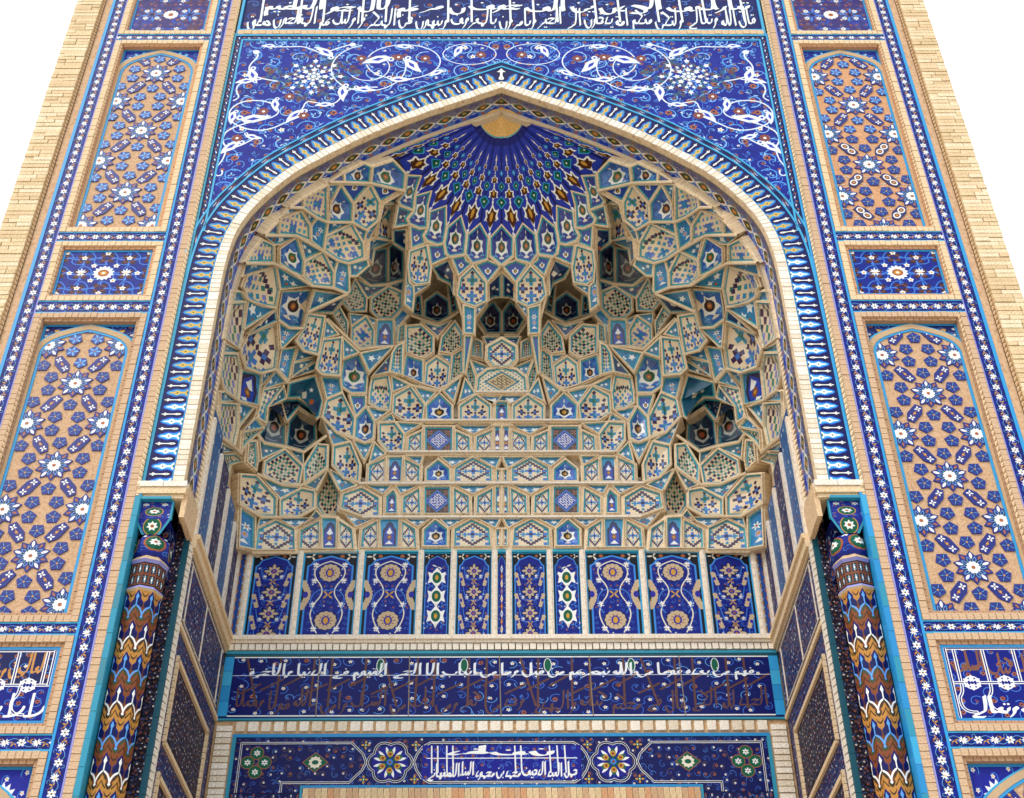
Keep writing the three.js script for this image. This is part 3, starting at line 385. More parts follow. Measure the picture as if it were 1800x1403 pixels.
function kuficPanel(side) {
  return paint(512, 420, '#0a167c', (g, w, h) => {
    if (side < 0) { g.fillStyle = '#141a52'; g.fillRect(0, 0, w, h * .5); }
    floralGround(g, 0, 0, w, h, 70, { white: .02, rust: .55, cols: ['#4a86d8'], leaf: K.rust });
    const W2 = (x) => (side < 0 ? x : x), two = (pts) => { stroke(g, K.white, 16, pts); stroke(g, '#0e1170', 6, pts); };
    lineOfText(g, (side < 0 ? 'AlEAlmyn wrb AlErS' : 'qdklk ktAb Alslf').split(' '), 470, 40, 150, 110, 12, side < 0 ? '#c08a4c' : '#7d5240', 8);
    for (const x of [60, 190, 330, 460]) two([[x, 30], [x, 212]]); two([[20, 212], [492, 212]]); two([[20, 20], [492, 20]]); two([[20, 20], [20, 400]]); two([[492, 20], [492, 212]]);
    for (const x of [110, 262, 400]) { for (let i = 0; i < 6; i++) petals(g, K.white, x, 212, 1, 0, 44, 20, i * 1.047 + .52); disc(g, null, x, 212, 34, 34, 0, K.white, 7); disc(g, '#171a7c', x, 212, 8); for (const d of [-14, 14]) disc(g, '#171a7c', x + d, 212, 6, 12); }
    for (const x of [40, 170, 350]) two([[x + 20, 222], [x + 20, 262], [x - 6, 296], [x + 8, 372], [x + 60, 372]]);
    if (side > 0) lineOfText(g, 'tbArk wtEAlY'.split(' '), 488, 60, 372, 86, 10, K.white, 0);
    else for (const x of [30, 120, 230, 330, 420]) { stroke(g, K.white, 13, [[x, 380], [x + 70, 380], [x + 78, 330]]); stroke(g, K.white, 13, [[x + 20, 380], [x + 20, 260]]); }
  }, .4, .25);
}
M.kuficLeft = kuficPanel(-1); M.kuficRight = kuficPanel(1);
// ------------------------------- tall tile panels under the vault
function tall(w, h, kind) {
  return paint(w, h, kind === 'thin' ? '#16288c' : '#0c186c', (g) => {
    const c = w / 2; g.fillStyle = '#10131c'; g.fillRect(0, 0, w, h * .16); g.fillRect(0, 0, w * .1, h); g.fillRect(w * .9, 0, w * .1, h);
    for (const s of [-1, 1]) { petals(g, K.bone, c + s * w * .34, h * .045, 3, 0, w * .12, w * .04, s > 0 ? 0 : 3.1); disc(g, K.rust, c + s * w * .2, h * .04, w * .04); }
    const top = [[w * .1, h], [w * .1, h * .16], [w * .16, h * .14], [w * .22, h * .09], [c, h * .04], [w * .78, h * .09], [w * .84, h * .14], [w * .9, h * .16], [w * .9, h]]; fill(g, '#0d1c80', top, '#3a86dc', Math.max(5, w * .035));
    floralGround(g, w * .12, h * .16, w * .76, h * .84, w > 120 ? 36 : 26, { white: .25, rust: .25, cols: ['#3f80dc', '#2f62c8'] }); const S = '#c0ab8e', D = '#2a2a9c';
    if (kind === 'wide') {
      for (const [y, r] of [[.24, .165], [.8, .17], [.52, 0]]) if (r) { disc(g, '#0a0d4a', c, h * y, w * r * 1.22); for (let i = 0; i < 12; i++) { const a = i * .5236; disc(g, S, c + Math.cos(a) * w * r * .82, h * y + Math.sin(a) * w * r * .86, w * .055); } disc(g, S, c, h * y, w * r * .86); petals(g, '#8a4a34', c, h * y, 10, w * .08, w * r * .8, w * .02); disc(g, D, c, h * y, w * .075, w * .095); disc(g, K.ochre, c, h * y, w * .045, w * .07); }
      for (const s of [-1, 1]) { for (let i = 0; i < 9; i++) disc(g, S, c + s * w * (.42 - .06 * Math.cos((i - 4) * .5)), h * (.36 + i * .036), w * .06); disc(g, D, c + s * w * .4, h * .5, w * .05, w * .07); stroke(g, K.bone, 7, [[c, h * .1], [c + s * w * .26, h * .15], [c + s * w * .28, h * .28], [c + s * w * .12, h * .4], [c + s * w * .1, h * .5], [c + s * w * .25, h * .62], [c + s * w * .3, h * .78], [c + s * w * .14, h * .94]]); for (const y of [.15, .34, .62, .9]) lily(g, c + s * w * (.26 - (y > .8 ? .06 : 0)), h * y, w * .08); stroke(g, K.azure, 5, [[c, h * .45], [c + s * w * .2, h * .42], [c + s * w * .34, h * .6], [c + s * w * .2, h * .72]]); }
      for (let i = 0; i < 4; i++) petals(g, K.ochre, c, h * .5, 4, 0, w * .12, w * .03, .78);
    } else if (kind === 'mid') {
      for (const y of [.22, .47, .72, .95]) { const k = w / 230, Y = h * y; for (let i = 0; i < 8; i++) petals(g, '#0a0d4a', c, Y, 1, 0, 56 * k, 24 * k, i * .785); for (let i = 0; i < 8; i++) petals(g, S, c, Y, 1, 6 * k, (i % 2 ? 38 : 50) * k, 17 * k, i * .785); disc(g, D, c, Y, 15 * k); disc(g, K.rust, c, Y, 7 * k); for (const s of [-1, 1]) { lily(g, c + s * w * .19, Y + h * .07, w * .075); stroke(g, K.azure, 4, [[c, Y + 50 * k], [c + s * 34 * k, Y + 64 * k], [c + s * 60 * k, Y + 20 * k], [c + s * 66 * k, Y - 30 * k]]); for (let i = 0; i < 5; i++) disc(g, S, c + s * w * (.37 - .02 * i), Y + h * .1 + (i - 2) * 17 * k, 12 * k); disc(g, D, c + s * w * .345, Y + h * .1, 8 * k, 11 * k); } petals(g, K.ochre, c, Y + h * .125, 4, 0, 26 * k, 7 * k, .78); }
    } else if (kind === 'chain') {
      for (const y of [.3, .52, .75]) { fill(g, K.white, shift([[0, -60], [26, -26], [48, -34], [40, 0], [48, 34], [26, 26], [0, 60], [-26, 26], [-48, 34], [-40, 0], [-48, -34], [-26, -26]], c, h * y, w / 150)); disc(g, K.green, c, h * y, w * .16, w * .22); disc(g, K.ochre, c, h * y, w * .06, w * .1); fill(g, K.bone, shift([[0, -18], [9, 0], [0, 18], [-9, 0]], c, h * (y + .11))); for (const s of [-1, 1]) petals(g, K.azure, c + s * w * .24, h * (y + .1), 3, 0, 24, 8, 1); }
      petals(g, K.bone, c, h * .17, 2, 0, w * .2, w * .05, -.4);
    } else for (let i = 0; i < 9; i++) { fill(g, i % 2 ? K.rust : K.bone, shift([[0, -30], [w * .14, 0], [0, 30], [-w * .14, 0]], c, h * (.2 + i * .088))); disc(g, i % 3 ? K.ochre : K.azure, c, h * (.2 + i * .088), 6, 10); }
    g.fillStyle = K.turq; g.fillRect(0, 0, w * .035, h); g.fillRect(w * .965, 0, w * .035, h); g.fillRect(0, 0, w, h * .012);
  }, .4, .22);
}
M.tallWide = tall(300, 560, 'wide'); M.tallMid = tall(230, 560, 'mid'); M.tallChain = tall(170, 560, 'chain'); M.tallThin = tall(90, 560, 'thin');
M.tallEdge = paint(128, 560, '#1d4a9c', (g, w, h) => { for (let j = 0; j < 10; j++) { fill(g, '#b9c8dc', [[14, j * 56 + 10], [44, j * 56 + 32], [14, j * 56 + 54]]); disc(g, K.ochre, 26, j * 56 + 4, 12, 16); disc(g, K.rust, 92, j * 56 + 30, 11, 18); } g.fillStyle = K.turq; g.fillRect(0, 0, 8, h); g.fillRect(w - 8, 0, 8, h); });
// ------------------------------- side walls of the recess, and the columns
M.sideFlora = paint(512, 512, '#0f1248', (g, w, h) => { floralGround(g, 0, 0, w, h, 40, { white: .35, rust: .45, cols: ['#3a5cb4', '#6a7fa8'], leaf: '#7a6a5a' }); floralGround(g, 0, 0, w, h, 64, { white: .3, rust: .5, cols: ['#4a80c8'] }); }, .6, .35);
M.sideBrown = paint(512, 512, '#1a1322', (g, w, h) => { floralGround(g, 0, 0, w, h, 36, { white: .3, rust: .55, cols: ['#4a4f7c', '#7a6048'], leaf: '#8a6a48' }); floralGround(g, 0, 0, w, h, 52, { white: .5, rust: .3, cols: ['#4060a8'] }); }, .6, .4);
M.sideBlue = paint(256, 512, '#2b5c98', (g, w, h) => { floralGround(g, 0, 0, w, h * .5, 60, { white: .4, rust: .2, cols: ['#6aa0c8'] }); floralGround(g, 0, h * .5, w, h * .5, 40, { white: .35, rust: .5, cols: ['#20306c', '#5a7ab0'] }); }, .6, .3);
M.shaft = paint(256, 512, '#6a3a20', (g, w, h) => { // stacked ogee crests, blue-tipped and white-tipped in turn
  const og = (x, y, col, k = 1) => fill(g, col, shift([[-64, 70], [-64, 30], [-46, 16], [-34, -6], [-40, -26], [-20, -46], [0, -74], [20, -46], [40, -26], [34, -6], [46, 16], [64, 30], [64, 70], [40, 66], [0, 100], [-40, 66]], x, y, k));
  for (let y = -512; y < 768; y += 512) for (const [y0, tip, a, b] of [[0, '#5a9ce6', '#b5803c', '#3a3020'], [256, K.white, '#7c4426', '#3a4a30']]) {
    [[b, 0], [a, 26], ['#38281a', 66], [a, 80], ['#101a70', 118], ['#0a1252', 132]].forEach(([c, d], i) => [0, 128, 256].forEach((x) => og(x, y + y0 + d, c, i > 3 ? .9 : 1)));
    for (const x of [0, 128, 256]) { stroke(g, tip, 15, [[x - 64, y + y0 + 256], [x - 52, y + y0 + 214], [x, y + y0 + 178], [x + 52, y + y0 + 214], [x + 64, y + y0 + 256]]); stroke(g, tip, 12, [[x, y + y0 + 180], [x, y + y0 + 130]]); fill(g, tip, shift([[0, -44], [17, -10], [0, 24], [-17, -10]], x, y + y0 + 120)); fill(g, tip, shift([[0, -30], [13, 0], [0, 34], [-13, 0]], x + 64, y + y0 + 276)); disc(g, K.white, x, y + y0 + 226, 8); }
  }
}, .5, .3);
M.drum = paint(256, 160, '#231a24', (g, w, h) => { for (let i = 0; i < 4; i++) for (let j = 0; j < 2; j++) { const x = 32 + i * 64, y = 44 + j * 72; g.strokeStyle = K.rust; g.lineWidth = 4; g.strokeRect(x - 28, y - 32, 56, 64); petals(g, '#2f6a86', x, y, 4, 0, 28, 10, .78); petals(g, K.white, x, y, 2, 6, 26, 7, 1.57); disc(g, K.white, x, y, 8); } });
M.vase = paint(512, 192, '#1f2a86', (g, w, h) => { for (let i = 0; i < 4; i++) { const x = 64 + i * 128; disc(g, K.rust, x, 96, 52, 66); disc(g, K.green, x, 96, 42, 54); fill(g, K.white, shift(star(8, 30, 20), x, 96)); disc(g, K.rust, x, 96, 9); for (const s of [-1, 1]) { disc(g, K.white, x + s * 56, 40, 9); vine(g, K.azure, 4, x + s * 56, 150, 22, s); } } });
M.capPlate = paint(160, 220, '#1d2788', (g, w, h) => { floralGround(g, 0, 0, w, h, 44, { white: .3, rust: .5 }); disc(g, K.green, 80, 130, 42, 50, 0, K.ochre, 5); fill(g, K.white, shift(star(7, 30, 18), 80, 128)); disc(g, K.rust, 80, 128, 9); for (const x of [34, 126]) rosette(g, x, 44, 19); });
// ---------------------------------------------------------------- ground and masonry
{
  const g = new THREE.Mesh(new THREE.PlaneGeometry(600, 600, 8, 8), fired('#bdb2a0')); g.rotation.x = -Math.PI / 2; g.name = 'ground'; g.userData = { kind: 'structure' }; g.receiveShadow = true; scene.add(g);
}
// right half of the arch, outer edge of the white brick ring, from the foot up to the apex
const ARCH = (() => {
  const k = [[2.41, 7.27], [2.409, 7.9], [2.408, 8.6], [2.407, 8.95], [2.404, 9.35], [2.388, 9.66], [2.35, 9.908], [2.278, 10.125], [2.182, 10.31], [1.94, 10.65], [1.657, 10.91], [1.365, 11.146], [1.064, 11.351], [.757, 11.535], [.36, 11.744], [0, 11.933]].map((p) => V3(p[0], p[1], 0));
  const pts = new THREE.CatmullRomCurve3(k, false, 'centripetal').getSpacedPoints(110).map((p) => [p.x, p.y]); pts[110] = [0, 11.933]; return pts;
})();
const archAt = (o) => { const n = archN(); return ARCH.map((p, i) => [Math.max(0, p[0] + n[i][0] * o), p[1] + n[i][1] * o]); };
let _n; const archN = () => { if (!_n) { _n = normals2(ARCH); _n[110] = [0, 1 / _n[110][1]]; } return _n; };
{
  const w = thing('portal_wall', 'tall sandy brick gateway wall holding the tiled arch', 'gateway');
  const o = new THREE.Shape(); o.moveTo(-4.28, 0); o.lineTo(4.28, 0); o.lineTo(4.28, 15); o.lineTo(-4.28, 15); o.closePath();
  const h = new THREE.Path(), c = archAt(.004); h.moveTo(2.665, .02); h.lineTo(2.665, 7.16); h.lineTo(2.414, 7.16); c.forEach((p) => p[1] > 7.3 && h.lineTo(p[0], p[1])); c.slice(0, -1).reverse().forEach((p) => p[1] > 7.3 && h.lineTo(-p[0], p[1])); h.lineTo(-2.414, 7.16); h.lineTo(-2.665, 7.16); h.lineTo(-2.665, .02); h.closePath(); o.holes.push(h);
  const e = new THREE.ExtrudeGeometry(o, { depth: 2.4, bevelEnabled: false }); e.translate(0, 0, -2.5);
  part(w, 'masonry', e, M.plaster); part(w, 'rear_masonry', new B().box(-4.28, 4.28, 0, 15, -4.5, -2.5).geo(), M.plaster);
}
// ---------------------------------------------------------------- strips, frames and pieces
function courses(b, x0, x1, y0, y1, z0, z1, len, gap = .005) { // a strip of small bricks
  const vert = y1 - y0 > x1 - x0, a = vert ? y0 : x0, e = vert ? y1 : x1, n = Math.max(1, Math.round((e - a) / len)), st = (e - a) / n;
  for (let i = 0; i < n; i++) { const p = a + i * st, q = p + st - gap, d = rr(-.003, .003); vert ? b.box(x0, x1, p, q, z0, z1 + d, 2) : b.box(p, q, y0, y1, z0, z1 + d, 2); }
  b.box(x0 + .001, x1 - .001, y0 + .001, y1 - .001, z0, z1 - .007, 2);
}
function rope(b, x, y0, y1, z, r, pitch = .034) { // a cable moulding: leaning lozenges
  const n = Math.round((y1 - y0) / pitch), st = (y1 - y0) / n;
  for (let i = 0; i < n; i++) { const y = y0 + i * st, k = st * .9, A = [x - r, y, z], C = [x + r, y + k * .55, z], D = [x + r, y + k * 1.5, z], E = [x - r, y + k * .95, z], m = [x, y + k * .75, z + r * 1.3]; b.tri(A, C, m).tri(C, D, m).tri(D, E, m).tri(E, A, m); }
}
const bandV = (b, x0, x1, y0, y1, z = 0) => b.plate(x0, x1, y0, y1, z - .08, z, [0, y0 / .408, 1, y1 / .408]);
function bandH(b, x0, x1, y0, y1, z = 0) { b.quad([x0, y0, z], [x1, y0, z], [x1, y1, z], [x0, y1, z], [1, x0 / .408], [1, x1 / .408], [0, x1 / .408], [0, x0 / .408]); }
function frameRing(b, x0, x1, y0, y1, w, z0, z1, len = .05) { const v = (a, c) => len ? courses(b, a, c, y0, y1, z0, z1, len) : b.box(a, c, y0, y1, z0, z1); v(x0, x0 + w); v(x1 - w, x1); const hh = (a, c) => len ? courses(b, x0 + w + .002, x1 - w - .002, a, c, z0, z1, len) : b.box(x0 + w, x1 - w, a, c, z0, z1); hh(y0, y0 + w); hh(y1 - w, y1); }
const SIDES = [[-1, 'left'], [1, 'right']];
const FX0 = 2.876, FX1 = 3.788, OX0 = 2.957, OX1 = 3.709; // frame and opening of every side panel
const ROWS = { top: [12.689, 13.42], star: [9.894, 12.585], mid: [9.089, 9.774], low: [6.107, 8.95], kuf: [5.296, 6.005], foot: [2.6, 5.177] };
for (const [s, side] of SIDES) {
  // brick pier at the outer edge
  const p = thing('brick_pier', `narrow ${side} edge of the gateway in pale sandy bricks against the sky`, 'brick pier', 'brick edges of the gateway');
  part(p, 'mortar_bed', new B(s).box(4.034, 4.288, 0, 15, -.1, .018).geo(), M.mortar);
  const kinds = {}, y0 = 7.9, rows = Math.floor((13.62 - y0) / .0472);
  const brickGeo = (w) => (kinds[w] ??= [0, 1].map((v) => new B().box(-w / 2 + .003, w / 2 - .003, -.0205, .0205 - v * .001, -.03, .012 + v * .004, 2).geo()));
  for (let r = 0; r < rows; r++) {
    const cuts = [[.254], [.17, .084], [.084, .17], [.127, .127], [.2, .054], [.254]][(r * 7 + (rnd() * 3 | 0)) % 6]; let x = 4.036;
    for (const w of cuts) { const m = part(p, 'brick', brickGeo(w)[rnd() < .5 ? 0 : 1], M.brick[(rnd() * 6) | 0]); m.position.set(s * (x + w / 2 + rr(-.002, .003)), y0 + (r + .5) * .0472, .018); m.position.z += rr(-.002, .003); x += w; }
  }
  { const b = new B(s); rope(b, 4.02, 5, 13.6, .012, .014, .05); part(p, 'rope_moulding', b.geo(), M.trimDark); }
  part(p, 'plain_strip', new B(s).box(3.942, 4.006, 0, 15, -.1, .0).geo(), M.terra);
  // flower borders
  const f = thing('flower_border', `cobalt ${side} border of white blossoms and gold leaves framing the side panels`, 'tile border', 'flower borders of the side panels');
  { const b = new B(s); bandV(b, 3.80, 3.912, 2.4, 13.7); part(f, 'flower_band', b.geo(), M.border); const c = new B(s); bandV(c, 2.741, 2.853, 2.4, 13.7); part(f, 'flower_band', c.geo(), M.border); }
  for (const [a, c] of [[12.592, 12.682], [9.781, 9.887], [8.957, 9.082], [6.012, 6.1], [5.184, 5.289]]) { const b = new B(s); bandH(b, 2.853, 3.80, a, c, -.001); part(f, 'flower_band', b.geo(), M.border); }
  for (const [a, c, z, m] of [[3.912, 3.94, .003, M.turq[0]], [2.853, 2.872, .002, M.turq[0]], [3.791, 3.80, .002, M.lav], [2.728, 2.741, .002, M.lav]]) part(f, 'edge_line', new B(s).box(a, c, 2.4, 13.7, -.05, z).geo(), m);
  for (const r of Object.values(ROWS)) for (const [a, c] of [[r[0] - .012, r[0] - .001], [r[1] + .001, r[1] + .012]]) part(f, 'edge_line', new B(s).box(2.872, 3.791, a, c, -.05, .002).geo(), M.turq[2]);
  // brick moulding between the border and the arch
  const bm = thing('brick_moulding', `${side} upright strip of small tan bricks with cable edge beside the arch border`, 'moulding', 'upright brick strips beside the arch');
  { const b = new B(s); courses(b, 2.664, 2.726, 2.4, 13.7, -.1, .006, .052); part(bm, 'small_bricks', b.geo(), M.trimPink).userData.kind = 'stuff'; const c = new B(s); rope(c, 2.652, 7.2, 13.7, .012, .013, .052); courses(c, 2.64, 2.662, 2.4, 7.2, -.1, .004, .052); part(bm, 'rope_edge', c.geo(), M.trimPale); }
  { const b = new B(s); for (let y = 2.4; y < 12.7; y += .24) b.box(2.618, 2.638, y, Math.min(12.7, y + .237), -.1, .004 + rr(0, .002)); part(bm, 'edge_line', b.geo(), M.turq[y4(s)]); }
}
function y4(s) { return s < 0 ? 3 : 0; }
// a recessed panel frame common to all side panels
function frame(t, s, y0, y1, depth, splay = 0) {
  const a = new B(s); frameRing(a, FX0, FX1, y0, y1, .05, -.1, .008); part(t, 'frame_bricks', a.geo(), y1 < 9 ? M.trimPink : M.trimPale);  // low frames: pinker brick, with the dimmer light low down put into its tone
  const b = new B(s), i0 = FX0 + .05, i1 = FX1 - .05, j0 = y0 + .05, j1 = y1 - .05; frameRing(b, i0, i1, j0, j1, .028, -.1, -.012, .05); part(t, 'inner_frame', b.geo(), y1 < 9 ? M.trimRose : M.terraWarm);  // inner frame gets the same darkened tone low down
  const c = new B(s), k = .026; rope(c, FX1 - .06, y0 + .03, y1 - .03, .0, .012, .05); part(t, 'rope_moulding', c.geo(), M.trim);
  const e = new B(s), r = i1 - .028, l = i0 + .028, B0 = j0 + .028, T0 = j1 - .028; frameRing(e, l, r, B0, T0, .02, -.1, -depth + .004, 0); part(t, 'edge_line', e.geo(), M.turq[1]);
  return [l + .02, r - .02, B0 + .02, T0 - .02];
}
const TEXTS = {
  top: (sd) => `violet blue oblong tile panel with white rosette, highest on the ${sd}, cut by the frame`, mid: (sd) => `oblong cobalt lattice panel with one white rosette between the ${sd} star panels`,
};
for (const [s, side] of SIDES) {
  for (const k of ['top', 'mid']) {
    const [y0, y1] = ROWS[k], t = thing('oblong_panel', TEXTS[k](side), 'tile panel', k === 'top' ? 'highest oblong panels' : 'oblong lattice panels');
    const [a, c, d, e] = frame(t, s, y0, y1, .03); part(t, 'flower_tilework', new B(s).plate(a - .02, c + .02, d - .02, e + .02, -.1, -.03).geo(), k === 'top' ? M.oblongTop : M.oblong);
  }
  { const [y0, y1] = ROWS.kuf, t = thing('inscription_tile', s < 0 ? 'square dark blue panel of white angular script and tan writing, low on the left' : 'square cobalt panel of white knotted angular script, low on the right', 'tile panel', 'angular script panels');
    const [a, c, d, e] = frame(t, s, y0, y1, .02); const b = new B(1), X0 = s < 0 ? -c - .02 : a - .02, X1 = s < 0 ? -a + .02 : c + .02; part(t, 'script_tilework', b.plate(X0, X1, d - .02, e + .02, -.1, -.02).geo(), s < 0 ? M.kuficLeft : M.kuficRight); }
}
// ---------------------------------------------------------------- star-pattern panels
function prism(poly, z0, z1, uvf) { // flat polygon pushed out from z0 to z1
  const b = new B(), tris = THREE.ShapeUtils.triangulateShape(poly.map((p) => new THREE.Vector2(p[0], p[1])), []);
  for (const [i, j, k] of tris) b.tri([...poly[i], z1], [...poly[j], z1], [...poly[k], z1], uvf(poly[i]), uvf(poly[j]), uvf(poly[k]));
  for (let i = 0; i < poly.length; i++) { const p = poly[i], q = poly[(i + 1) % poly.length], u = uvf(p); b.quad([...p, z1], [...p, z0], [...q, z0], [...q, z1], u, u, u, u); }
  return b.geo();
}
function clip(poly, field) { // convex field, counter-clockwise
  let out = poly;
  for (let i = 0; i < field.length && out.length; i++) {
    const a = field[i], b = field[(i + 1) % field.length], sd = (p) => (b[0] - a[0]) * (p[1] - a[1]) - (b[1] - a[1]) * (p[0] - a[0]), inp = out; out = [];
    for (let j = 0; j < inp.length; j++) { const p = inp[j], q = inp[(j + 1) % inp.length], dp = sd(p), dq = sd(q); if (dp >= 0) out.push(p); if (dp * dq < 0) { const t = dp / (dp - dq); out.push([lerp(p[0], q[0], t), lerp(p[1], q[1], t)]); } }
  }
  return out;
}
function pointed(cx, h, ys, ya, n = 12) { // right foot, over the apex, to the left foot
  const k = [[1, 0], [.985, .17], [.9, .42], [.72, .63], [.45, .8], [.2, .92], [0, 1]].map((p) => V3(cx + h * p[0], ys + (ya - ys) * p[1], 0)), r = new THREE.CatmullRomCurve3(k, false, 'centripetal').getPoints(n).map((p) => [p.x, p.y]);
  return [...r, ...r.slice(0, -1).reverse().map((p) => [2 * cx - p[0], p[1]])];
}
function archStrip(b, cx, h, ys, ya, y0, o0, o1, z0, z1) { // a strip following the field from foot to foot
  const half = [[cx + h, y0], ...pointed(cx, h, ys, ya).slice(0, 13)], n = normals2(half); n[half.length - 1] = [0, 1 / n[half.length - 1][1]];
  for (const m of [1, -1]) { const P = (i, o, z) => [m > 0 ? half[i][0] + n[i][0] * o : 2 * cx - half[i][0] - n[i][0] * o, half[i][1] + n[i][1] * o, z];
    for (let i = 0; i + 1 < half.length; i++) { b.quad(P(i, o1, z1), P(i, o0, z1), P(i + 1, o0, z1), P(i + 1, o1, z1)); b.quad(P(i, o0, z1), P(i, o0, z0), P(i + 1, o0, z0), P(i + 1, o0, z1)); b.quad(P(i, o1, z0), P(i, o1, z1), P(i + 1, o1, z1), P(i + 1, o1, z0)); } }
}
function starPanel(s, key, label, ys, ya, starY, per, corner, opt = {}) {
  const [y0, y1] = ROWS[key], t = thing('star_panel', label, 'tile panel', 'arched star-pattern panels'), [a, c, d, e] = frame(t, s, y0, y1, .06), cx = 3.333, h = .332, Z = -.062;
  const [l, r, bt, tp] = [a - .02, c + .02, d - .02, e + .02];
  part(t, 'terracotta_ground', new B(s).box(l - .02, r + .02, bt - .02, tp + .02, -.1, Z).geo(), opt.half ? M.terraWarm : M.terra);
  const cb = new B(s); cb.plate(l, r, ys - .03, tp, -.09, Z + .004); part(t, 'corner_tilework', cb.geo(), M[corner]);
  const fld = new B(s), f0 = [[cx - h, bt], [cx + h, bt], ...pointed(cx, h, ys, ya)], tri = THREE.ShapeUtils.triangulateShape(f0.map((p) => new THREE.Vector2(...p)), []);
  for (const [i, j, k] of tri) { const q = [i, j, k].map((m) => [...f0[m], Z + .008]), u = [i, j, k].map((m) => [f0[m][0] * 2, f0[m][1] * 2]); fld.tri(...q, ...u); } part(t, 'terracotta_field', fld.geo(), opt.half ? M.terraWarm : M.terra);
  const g1 = new B(s); archStrip(g1, cx, h, ys, ya, bt, .0, .02, Z, Z + .016); part(t, 'edge_line', g1.geo(), M.turq[0]);
  const g2 = new B(s); archStrip(g2, cx, h + .02, ys, ya + .02, bt, .002, .05, Z, Z + .02); part(t, 'arch_bricks', g2.geo(), M.trim);
  const g3 = new B(s); archStrip(g3, cx, h + .07, ys + .01, ya + .07, ys, .002, .016, Z, Z + .014); part(t, 'edge_line', g3.geo(), M.turq[2]);
  const field = f0, P = per, k = P / .791, A = .29 * k, tiles = [];
  const add = (poly, x, y, rot, R, mat, name) => { const co = Math.cos(rot), si = Math.sin(rot), w = poly.map(([u, v]) => [x + u * co - v * si, y + u * si + v * co]), cl = clip(w, field); if (cl.length < 3) return;
    let ar = 0; cl.forEach((p, i) => { const q = cl[(i + 1) % cl.length]; ar += p[0] * q[1] - p[1] * q[0]; }); if (Math.abs(ar) < .0008) return;
    const mir = s < 0 ? cl.map((p) => [-p[0], p[1]]).reverse() : cl;
    const g = prism(mir, Z, Z + .017 + rr(-.002, .002), (p) => { const X = (s < 0 ? -p[0] : p[0]) - x, Y = p[1] - y, u = X * co + Y * si, v = -X * si + Y * co; return [.5 + u / (2.06 * R), .5 + v / (2.06 * R)]; }); part(t, name, g, mat); };
  const starP = star(10, .14 * k, .102 * k, Math.PI / 2), pent = Array.from({ length: 5 }, (_, i) => [Math.cos(i * 1.2566) * .059 * k, Math.sin(i * 1.2566) * .059 * k]), bob = [[.088, .028], [.088, -.028], [.02, -.058], [-.088, -.028], [-.088, .028], [-.02, .058]].map((p) => [p[0] * k, p[1] * k]);
  const bob2 = [[.084, .04], [.094, -.018], [.03, -.05], [-.084, -.04], [-.094, .018], [-.03, .05]].map((p) => [p[0] * k, p[1] * k]);
  const seen = new Set(), ok = (x, y) => { const q = Math.round(x * 60) + ',' + Math.round(y * 60); if (seen.has(q)) return false; seen.add(q); return true; };
  for (let j = -8; j <= 8; j++) for (const [dx, dy] of [[0, 0], [A, .5], [-A, .5]]) {
    const x = cx + dx, y = starY + (j + dy) * P; if (y < bt - .3 || y > tp + .3) continue; const alt = opt.half && y < opt.half;
    if (ok(x, y)) add(starP, x, y, 0, .14 * k, M.starTile, 'star_tile');
    for (const d of [90, -90, 18, -18, 162, 198]) { const q = d * Math.PI / 180, px = x + Math.cos(q) * .212 * k, py = y + Math.sin(q) * .212 * k; if (ok(px, py)) add(pent, px, py, q + Math.PI, .059 * k, opt.bright && py > opt.bright ? M.pentTileBright : M.pentTile, 'pentagon_tile'); }
    for (const [mx, my] of [[A / 2, .25], [-A / 2, .25], [A / 2, -.25], [-A / 2, -.25]]) { const px = x + mx, py = y + my * P; if (ok(px, py)) add(bob2, px, py, Math.atan2(my * P, mx), .095 * k, opt.half && py < opt.half ? M.beanTile : M.bobTile, 'bobbin_tile'); }
  }
  if (opt.half) { const b = new B(s); for (let y = starY - 2 * P; y < opt.half; y += P / 2) for (const x of [cx - A, cx, cx + A]) for (let i = 0; i < 20; i++) { const a0 = i / 20 * 6.283, a1 = (i + 1) / 20 * 6.283, R0 = .25 * k, R1 = .256 * k, q = (r, aa) => [x + Math.cos(aa) * r, y + Math.sin(aa) * r, Z + .011]; const m = q(R1, a0); if (m[0] > l + .03 && m[0] < r - .03 && m[1] > bt && m[1] < opt.half) b.quad(q(R0, a0), q(R1, a0), q(R1, a1), q(R0, a1)); } part(t, 'white_joint', b.geo(), M.white[1]); }
  return t;
}
starPanel(-1, 'star', 'upper left arched panel of blue stars and pentagons on terracotta', 12.12, 12.42, 12.128, .844, 'cornerBlue', { bright: 9 });
starPanel(1, 'star', 'upper right arched star panel with a brown mended lower half', 12.12, 12.42, 11.652, .844, 'cornerBlue', { half: 11.2, bright: 11.2 });
starPanel(-1, 'low', 'large lower left arched panel of blue stars on terracotta', 8.55, 8.79, 8.247, .791, 'cornerGold', { bright: 8.45 });
starPanel(1, 'low', 'large lower right arched panel of cobalt stars on terracotta', 8.55, 8.79, 8.134, .791, 'cornerGold');
for (const [s, side] of SIDES) starPanel(s, 'foot', `arched tile panel lowest on the ${side}, only its flowered corner in view`, 4.55, 4.99, 3.9, .791, 'cornerSun');
